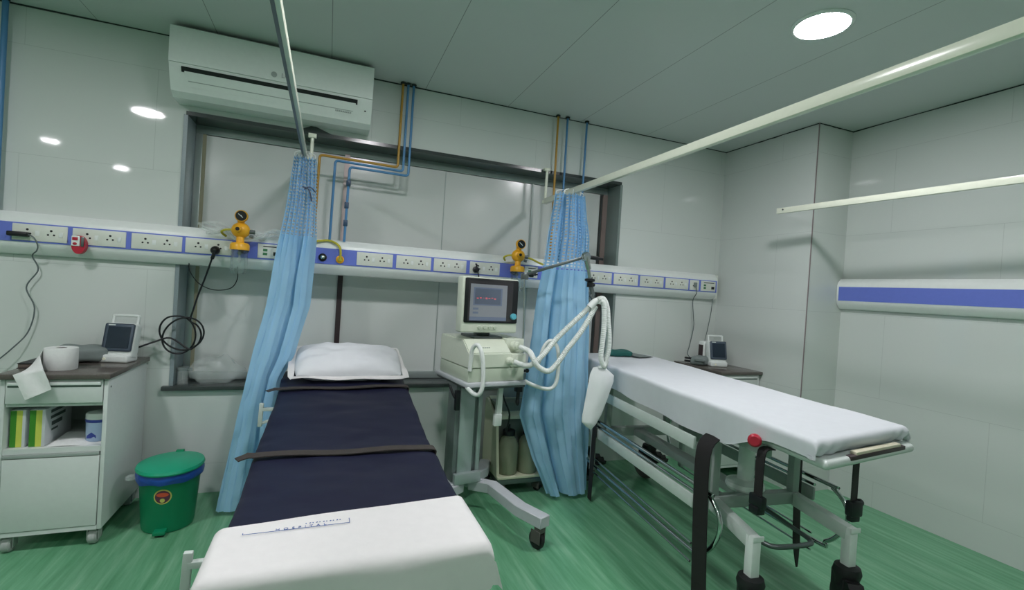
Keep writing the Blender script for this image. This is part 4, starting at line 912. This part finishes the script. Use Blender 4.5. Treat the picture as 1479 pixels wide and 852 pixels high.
for jx in (SX0+.095, SX0+.245):
    bm = new(); Mj = Matrix.Translation((jx, SY0+.085, .135)); lathe(bm, [(0, 0), (.068, 0), (.072, .006), (.072, .20), (.054, .24), (.040, .25), (.040, .27), (.036, .27), (.036, .25), (.050, .238), (.068, .198), (.068, .008), (0, .005)], 32, Mj); j = obj('jar', bm, M_jarliq, t)
    bm = new(); lathe(bm, [(.044, .262), (.044, .292), (.038, .298), (0, .298)], 24, Mj); rod(bm, (jx, SY0+.085, .43), (jx, SY0+.085, .47), .008); obj('jar_lid', bm, M_black, j)
for (x, y) in ((SX0+.04, SY0+.04), (SX1-.04, SY0+.04), (SX0+.04, SY1-.04), (SX1-.04, SY1-.04)): caster(x, y, .081, .033, .4, t)

# ------------------------------------------------------------------ things on the window sill
t = obj('plastic_bag', (lambda b: (softbox(b, (-.635, 3.56, .765), (.30, .12, .165), 0, a=.045, seed=5, p=2.4), b)[1])(new()), M_clearbag); tag(t, 'crumpled clear plastic bag lying on the dark window sill', 'bag')
t = thing('plastic_container', 'small cloudy plastic container at the left end of the window sill', 'container', (-.815, 3.52, .682))
bm = new(); lathe(bm, [(0, 0), (.026, 0), (.028, .004), (.028, .095), (.024, .105), (0, .105)], 24, Matrix.Translation((-.815, 3.52, .682))); obj('cup', bm, M_clearbag, t)
bm = new(); lathe(bm, [(.030, .09), (.030, .108), (0, .110)], 24, Matrix.Translation((-.815, 3.52, .682))); box(bm, -.793, -.765, 3.51, 3.53, .765, .785, .005); obj('rim_spout', bm, M_greycloth, t)

# ------------------------------------------------------------------ stretcher (local frame: x across, y towards the head)
sv = thing('stretcher', 'wheeled ambulance stretcher with white sheeted mattress and hanging black straps at right', 'stretcher', (2.055, 2.225, 0), -.105, local=True)
HL, HW = 1.10, .325
def skew(bm):
    for v in bm.verts:                                     # the foot edge runs slightly out of square
        v.co.y += .16*max(0, v.co.x+.33)/.66*max(0, min(1, (-.55-v.co.y)/.5))
    return bm
bm = new(); box(bm, -HW+.015, HW-.015, -HL+.03, HL-.01, .882, .925, .018, 3); bmesh.ops.subdivide_edges(bm, edges=[e for e in bm.edges if e.calc_length() > 1.5], cuts=20); obj('mattress', skew(bm), M_white, sv)
bm = new(); box(bm, -HW+.02, HW-.01, -HL-.035, HL, .845, .879, .015, 3); bmesh.ops.subdivide_edges(bm, edges=[e for e in bm.edges if e.calc_length() > 1.5], cuts=20); obj('platform', skew(bm), M_frame, sv)
bm = new(); box(bm, -.16, .23, -HL-.037, -HL-.012, .8655, .8815, .003); obj('handle_slot', skew(bm), M_brown, sv)
bm = new(); box(bm, -.12, .20, -HL-.034, -HL-.006, .877, .892, .004); obj('grip_bar', skew(bm), mat('beige_grip', 'c9c4ad', .4), sv)
bm = new(); box(bm, -HW+.03, -HW+.06, -HL+.25, HL-.15, .795, .845, .004); box(bm, HW-.06, HW-.03, -HL+.25, HL-.15, .795, .845, .004)
for y in (-.6, 0, .62): box(bm, -HW+.06, HW-.06, y-.02, y+.02, .80, .84, .003)
obj('top_frame', bm, M_sgrey, sv)
CB = -.48
for s, cy in ((1, CB), (-1, CB), (1, .64), (-1, .64)):
    bm = new(); box(bm, s*.235-.02, s*.235+.02, cy-.02, cy+.02, .43, .845, .004); obj('upright', bm, M_sgrey, sv)
for cy in (CB, .64):
    bm = new(); box(bm, -.255, .255, cy-.025, cy+.025, .425, .485, .006); obj('cross_beam', bm, M_sgrey, sv)
bm = new(); box(bm, -.04, .04, CB, .64, .43, .475, .005); obj('centre_beam', bm, M_sgrey, sv)
def sleg(s, e):
    y0 = CB if e < 0 else .64; y1 = -.775 if e < 0 else .88
    b = new(); bar(b, (s*.235, y0, .452), (s*.258, y1, .415), .045, .062, (0, 0, 1), .005); l = obj('wheel_arm', b, M_frame, sv)
    b = new(); box(b, s*.258-.022, s*.258+.022, y1-.022, y1+.022, .25, .445, .005); box(b, s*.258-.024, s*.258+.03, y1-.027, y1-.02, .425, .447, .002); obj('wheel_post', b, M_white, l)
    Rc = Matrix.Translation((s*.258, y1, 0)) @ Matrix.Rotation(-.5 if e < 0 else .4, 4, 'Z')
    b = new(); lathe(b, [(.03, .275), (.050, .268), (.056, .245), (.052, .228), (.044, .205), (.044, .185)], 24, Rc); box(b, -.036, -.023, -.05, .075, .065, .225, .008, 2, Rc); box(b, .023, .036, -.05, .075, .065, .225, .008, 2, Rc); box(b, -.032, .032, -.055, .035, .185, .23, .012, 2, Rc)
    c = obj('caster_fork', b, M_rubber, l)
    b = new(); prism(b, [Rc @ Vector(p) for p in ((-.03, -.05, .225), (-.03, -.085, .232), (-.03, -.10, .215), (-.03, -.125, .222), (-.03, -.135, .20), (-.03, -.155, .20), (-.03, -.15, .175), (-.03, -.11, .165), (-.03, -.09, .15), (-.03, -.05, .16))], Rc.to_3x3() @ Vector((.06, 0, 0))); obj('brake_pedal', b, M_rubber, c)
    b = new(); r = .10; lathe(b, [(0, -.016), (.035, -.019), (.07, -.015), (.086, -.019), (r, -.010), (r, .010), (.086, .019), (.07, .015), (.035, .019), (0, .016)], 32, Rc @ axis((0, .03, r), (1, 0, 0))); obj('wheel', b, mat('grey_tyre', '5e5a58', .55), c)
for s in (-1, 1):
    for e in (-1, 1): sleg(s, e)
# lowered side rails
def side_rail(s):
    X = s*.352; y0, y1 = -.50, .62
    b = new(); box(b, X-.008, X+.008, y0+.02, y1, .705, .765, .005); r = obj('side_rail', b, M_frame, sv)
    b = new(); tube(b, [(X, y1, .55), (X, y0-.02, .55), (X, y0-.10, .54), (X, y0-.17, .49), (X, y0-.185, .42), (X, y0-.15, .34), (X, y0-.08, .27), (X, y0+.02, .24), (X, y1-.1, .24), (X, y1+.05, .25), (X, y1+.15, .33), (X, y1+.17, .42), (X, y1+.12, .52), (X, y1, .55)], .0105, 10, 5); obj('rail_tube', b, M_chrome, r)
    b = new(); rod(b, (X, y0, .515), (X, y1+.03, .515), .008); obj('rail_tube', b, M_chrome, r)
    b = new(); box(b, X-.008, X+.008, y0, y1+.03, .435, .50, .005); obj('rail_slat', b, M_sgrey if s > 0 else M_frame, r)
    b = new(); rod(b, (X, y0, .27), (X, y1, .285), .0055); rod(b, (X, y0, .185), (X, y1, .195), .0055); obj('rail_wire', b, M_chrome, r)
    for y in ((y0-.075, y1-.02) if s < 0 else (y1-.02,)):
        b = new(); box(b, X-.016, X+.012, y-.018, y+.018, .20, .75, .004); obj('rail_support', b, M_sgrey, r)
side_rail(-1); side_rail(1)
# lower tube loop, pump post with flange, red knob
bm = new(); tube(bm, [(-.14, -.30, .39), (-.14, -.62, .365), (-.13, -.70, .36), (-.09, -.74, .36), (.07, -.74, .36), (.115, -.70, .36), (.12, -.60, .365), (.12, -.30, .39)], .011, 10, 5); rod(bm, (-.14, -.32, .39), (-.14, -.32, .45), .008); rod(bm, (.12, -.32, .39), (.12, -.32, .45), .008); obj('bottle_cradle', bm, M_steel, sv)
bm = new(); rod(bm, (.0, -.42, .53), (.0, -.42, .84), .038, 24); pp = obj('pump_post', bm, M_white, sv)
bm = new(); lathe(bm, [(.03, .475), (.082, .48), (.092, .495), (.088, .515), (.045, .53)], 32, Matrix.Translation((0, -.42, 0))); obj('flange', bm, M_white, pp)
bm = new(); lathe(bm, [(.0, 0), (.018, 0), (.026, .008), (.026, .018), (.018, .026), (0, .026)], 20, axis((-.35, -.845, .868), (-.7, -.7, 0))); rod(bm, (-.35, -.845, .868), (-.28, -.79, .862), .006); obj('release_knob', bm, M_red, sv)
# straps
def strap(pts, w, wd=(0, 1, 0), wf=None, buckle=None):
    b = new(); belt(b, pts, wd, w, .004, 5, wf); s = obj('strap', b, M_bstrap, sv)
    if buckle:
        b = new(); x, y, z = buckle; box(b, x-.014, x+.014, y-.034, y+.034, z-.035, z+.012, .006, 2); box(b, x-.02, x+.02, y-.022, y+.026, z-.062, z-.03, .006, 2); obj('buckle', b, M_black, s)
strap([(-.30, .54, .835), (-.318, .545, .80), (-.368, .55, .72), (-.375, .555, .40), (-.377, .56, .012)], .055)
strap([(-.30, -.56, .84), (-.316, -.565, .80), (-.376, -.575, .72), (-.388, -.60, .40), (-.39, -.63, .03)], .098, wf=lambda u: .35+.65*min(1, u*5))
strap([(-.29, -.87, .84), (-.330, -.87, .835), (-.340, -.87, .78), (-.340, -.87, .64)], .042, buckle=(-.340, -.87, .645))
strap([(.30, -.44, .84), (.305, -.44, .70), (.305, -.445, .45), (.30, -.46, .25), (.295, -.48, .09)], .055, (1, .2, 0), wf=lambda u: 1 if u < .8 else 1-(u-.8)*4)
strap([(.01, -.98, .845), (.01, -.98, .78), (.01, -.98, .65)], .04, (1, .2, 0), buckle=None)
bm = new(); box(bm, -.018, .038, -1.0, -.965, .605, .665, .008, 2); ball(bm, (.04, -.98, .655), .015, 8); box(bm, -.012, .03, -.995, -.97, .585, .61, .004); obj('buckle', bm, M_black, sv)
# stretcher sheet
ss = thing('stretcher_sheet', 'white cotton sheet covering the stretcher mattress, tucked at the foot', 'sheet', (2.055, 2.225, 0), -.105, local=True)
def ssheet(s, v):
    u = -.50+1.0*s; tl = -1.245+2.40*v            # v: foot to head
    xo, dx = fold1(u, HW+.004, .022); yo, dy = fold1(tl, HL+.004, .022)
    drop = dx+dy if min(dx, dy) < .01 else max(dx, dy)+.01
    z = .942 - drop + .004*noise.noise(Vector((u*5, tl*4, 6)))
    e = max(0, min(1, (-.62-tl)/.30)); e = e*e*(3-2*e)                       # hem rises into the foot tuck
    lim = .788+.085*e+.008*math.sin(tl*5.3)+.010*noise.noise(Vector((tl*3, u, 9)))
    k = min(dx, .15)/.15
    z = max(z, lim if dx > dy else .884+.003*math.sin(u*30))
    x = xo+(1 if xo > 0 else -1)*(.006*math.sin(tl*14)+.008*noise.noise(Vector((tl*6, 1, 1))))*k
    c = math.exp(-((u+HW)/.14)**2)+math.exp(-((u-HW)/.14)**2)                # gathers at the corners
    y = yo
    if tl < 0: y -= (.006*math.sin(u*22)+c*.012*math.sin((u*1.0-z)*90))*min(1, dy*12)
    if dy > .02 and tl < 0: y += .022*min(1, max(0, dy-.03)*25)
    return (x, y, z)
bm = new(); grid(bm, ssheet, 120, 220); obj('cloth', skew(bm), M_ssheet, ss, 75)
# teal cloth and clipboard at the stretcher head
t = obj('folded_cloth', (lambda b: (softbox(b, (2.13, 3.20, .965), (.24, .15, .045), -.1, a=.01, seed=4), b)[1])(new()), M_teal); tag(t, 'dark teal folded cloth at the head of the stretcher behind the hanging hose', 'cloth')
t = thing('clipboard', 'grey clipboard lying behind the teal cloth at the stretcher head', 'clipboard', (2.3, 3.13, .945))
Mc = Matrix.Translation((2.285, 3.17, .950)) @ Matrix.Rotation(.25, 4, 'Z')
bm = new(); box(bm, -.08, .08, -.11, .11, 0, .004, .001, 1, Mc); obj('board', bm, M_steel, t)
bm = new(); box(bm, -.07, .07, -.10, .10, .004, .006, 0, 1, Mc); obj('paper', bm, M_greycloth, t)
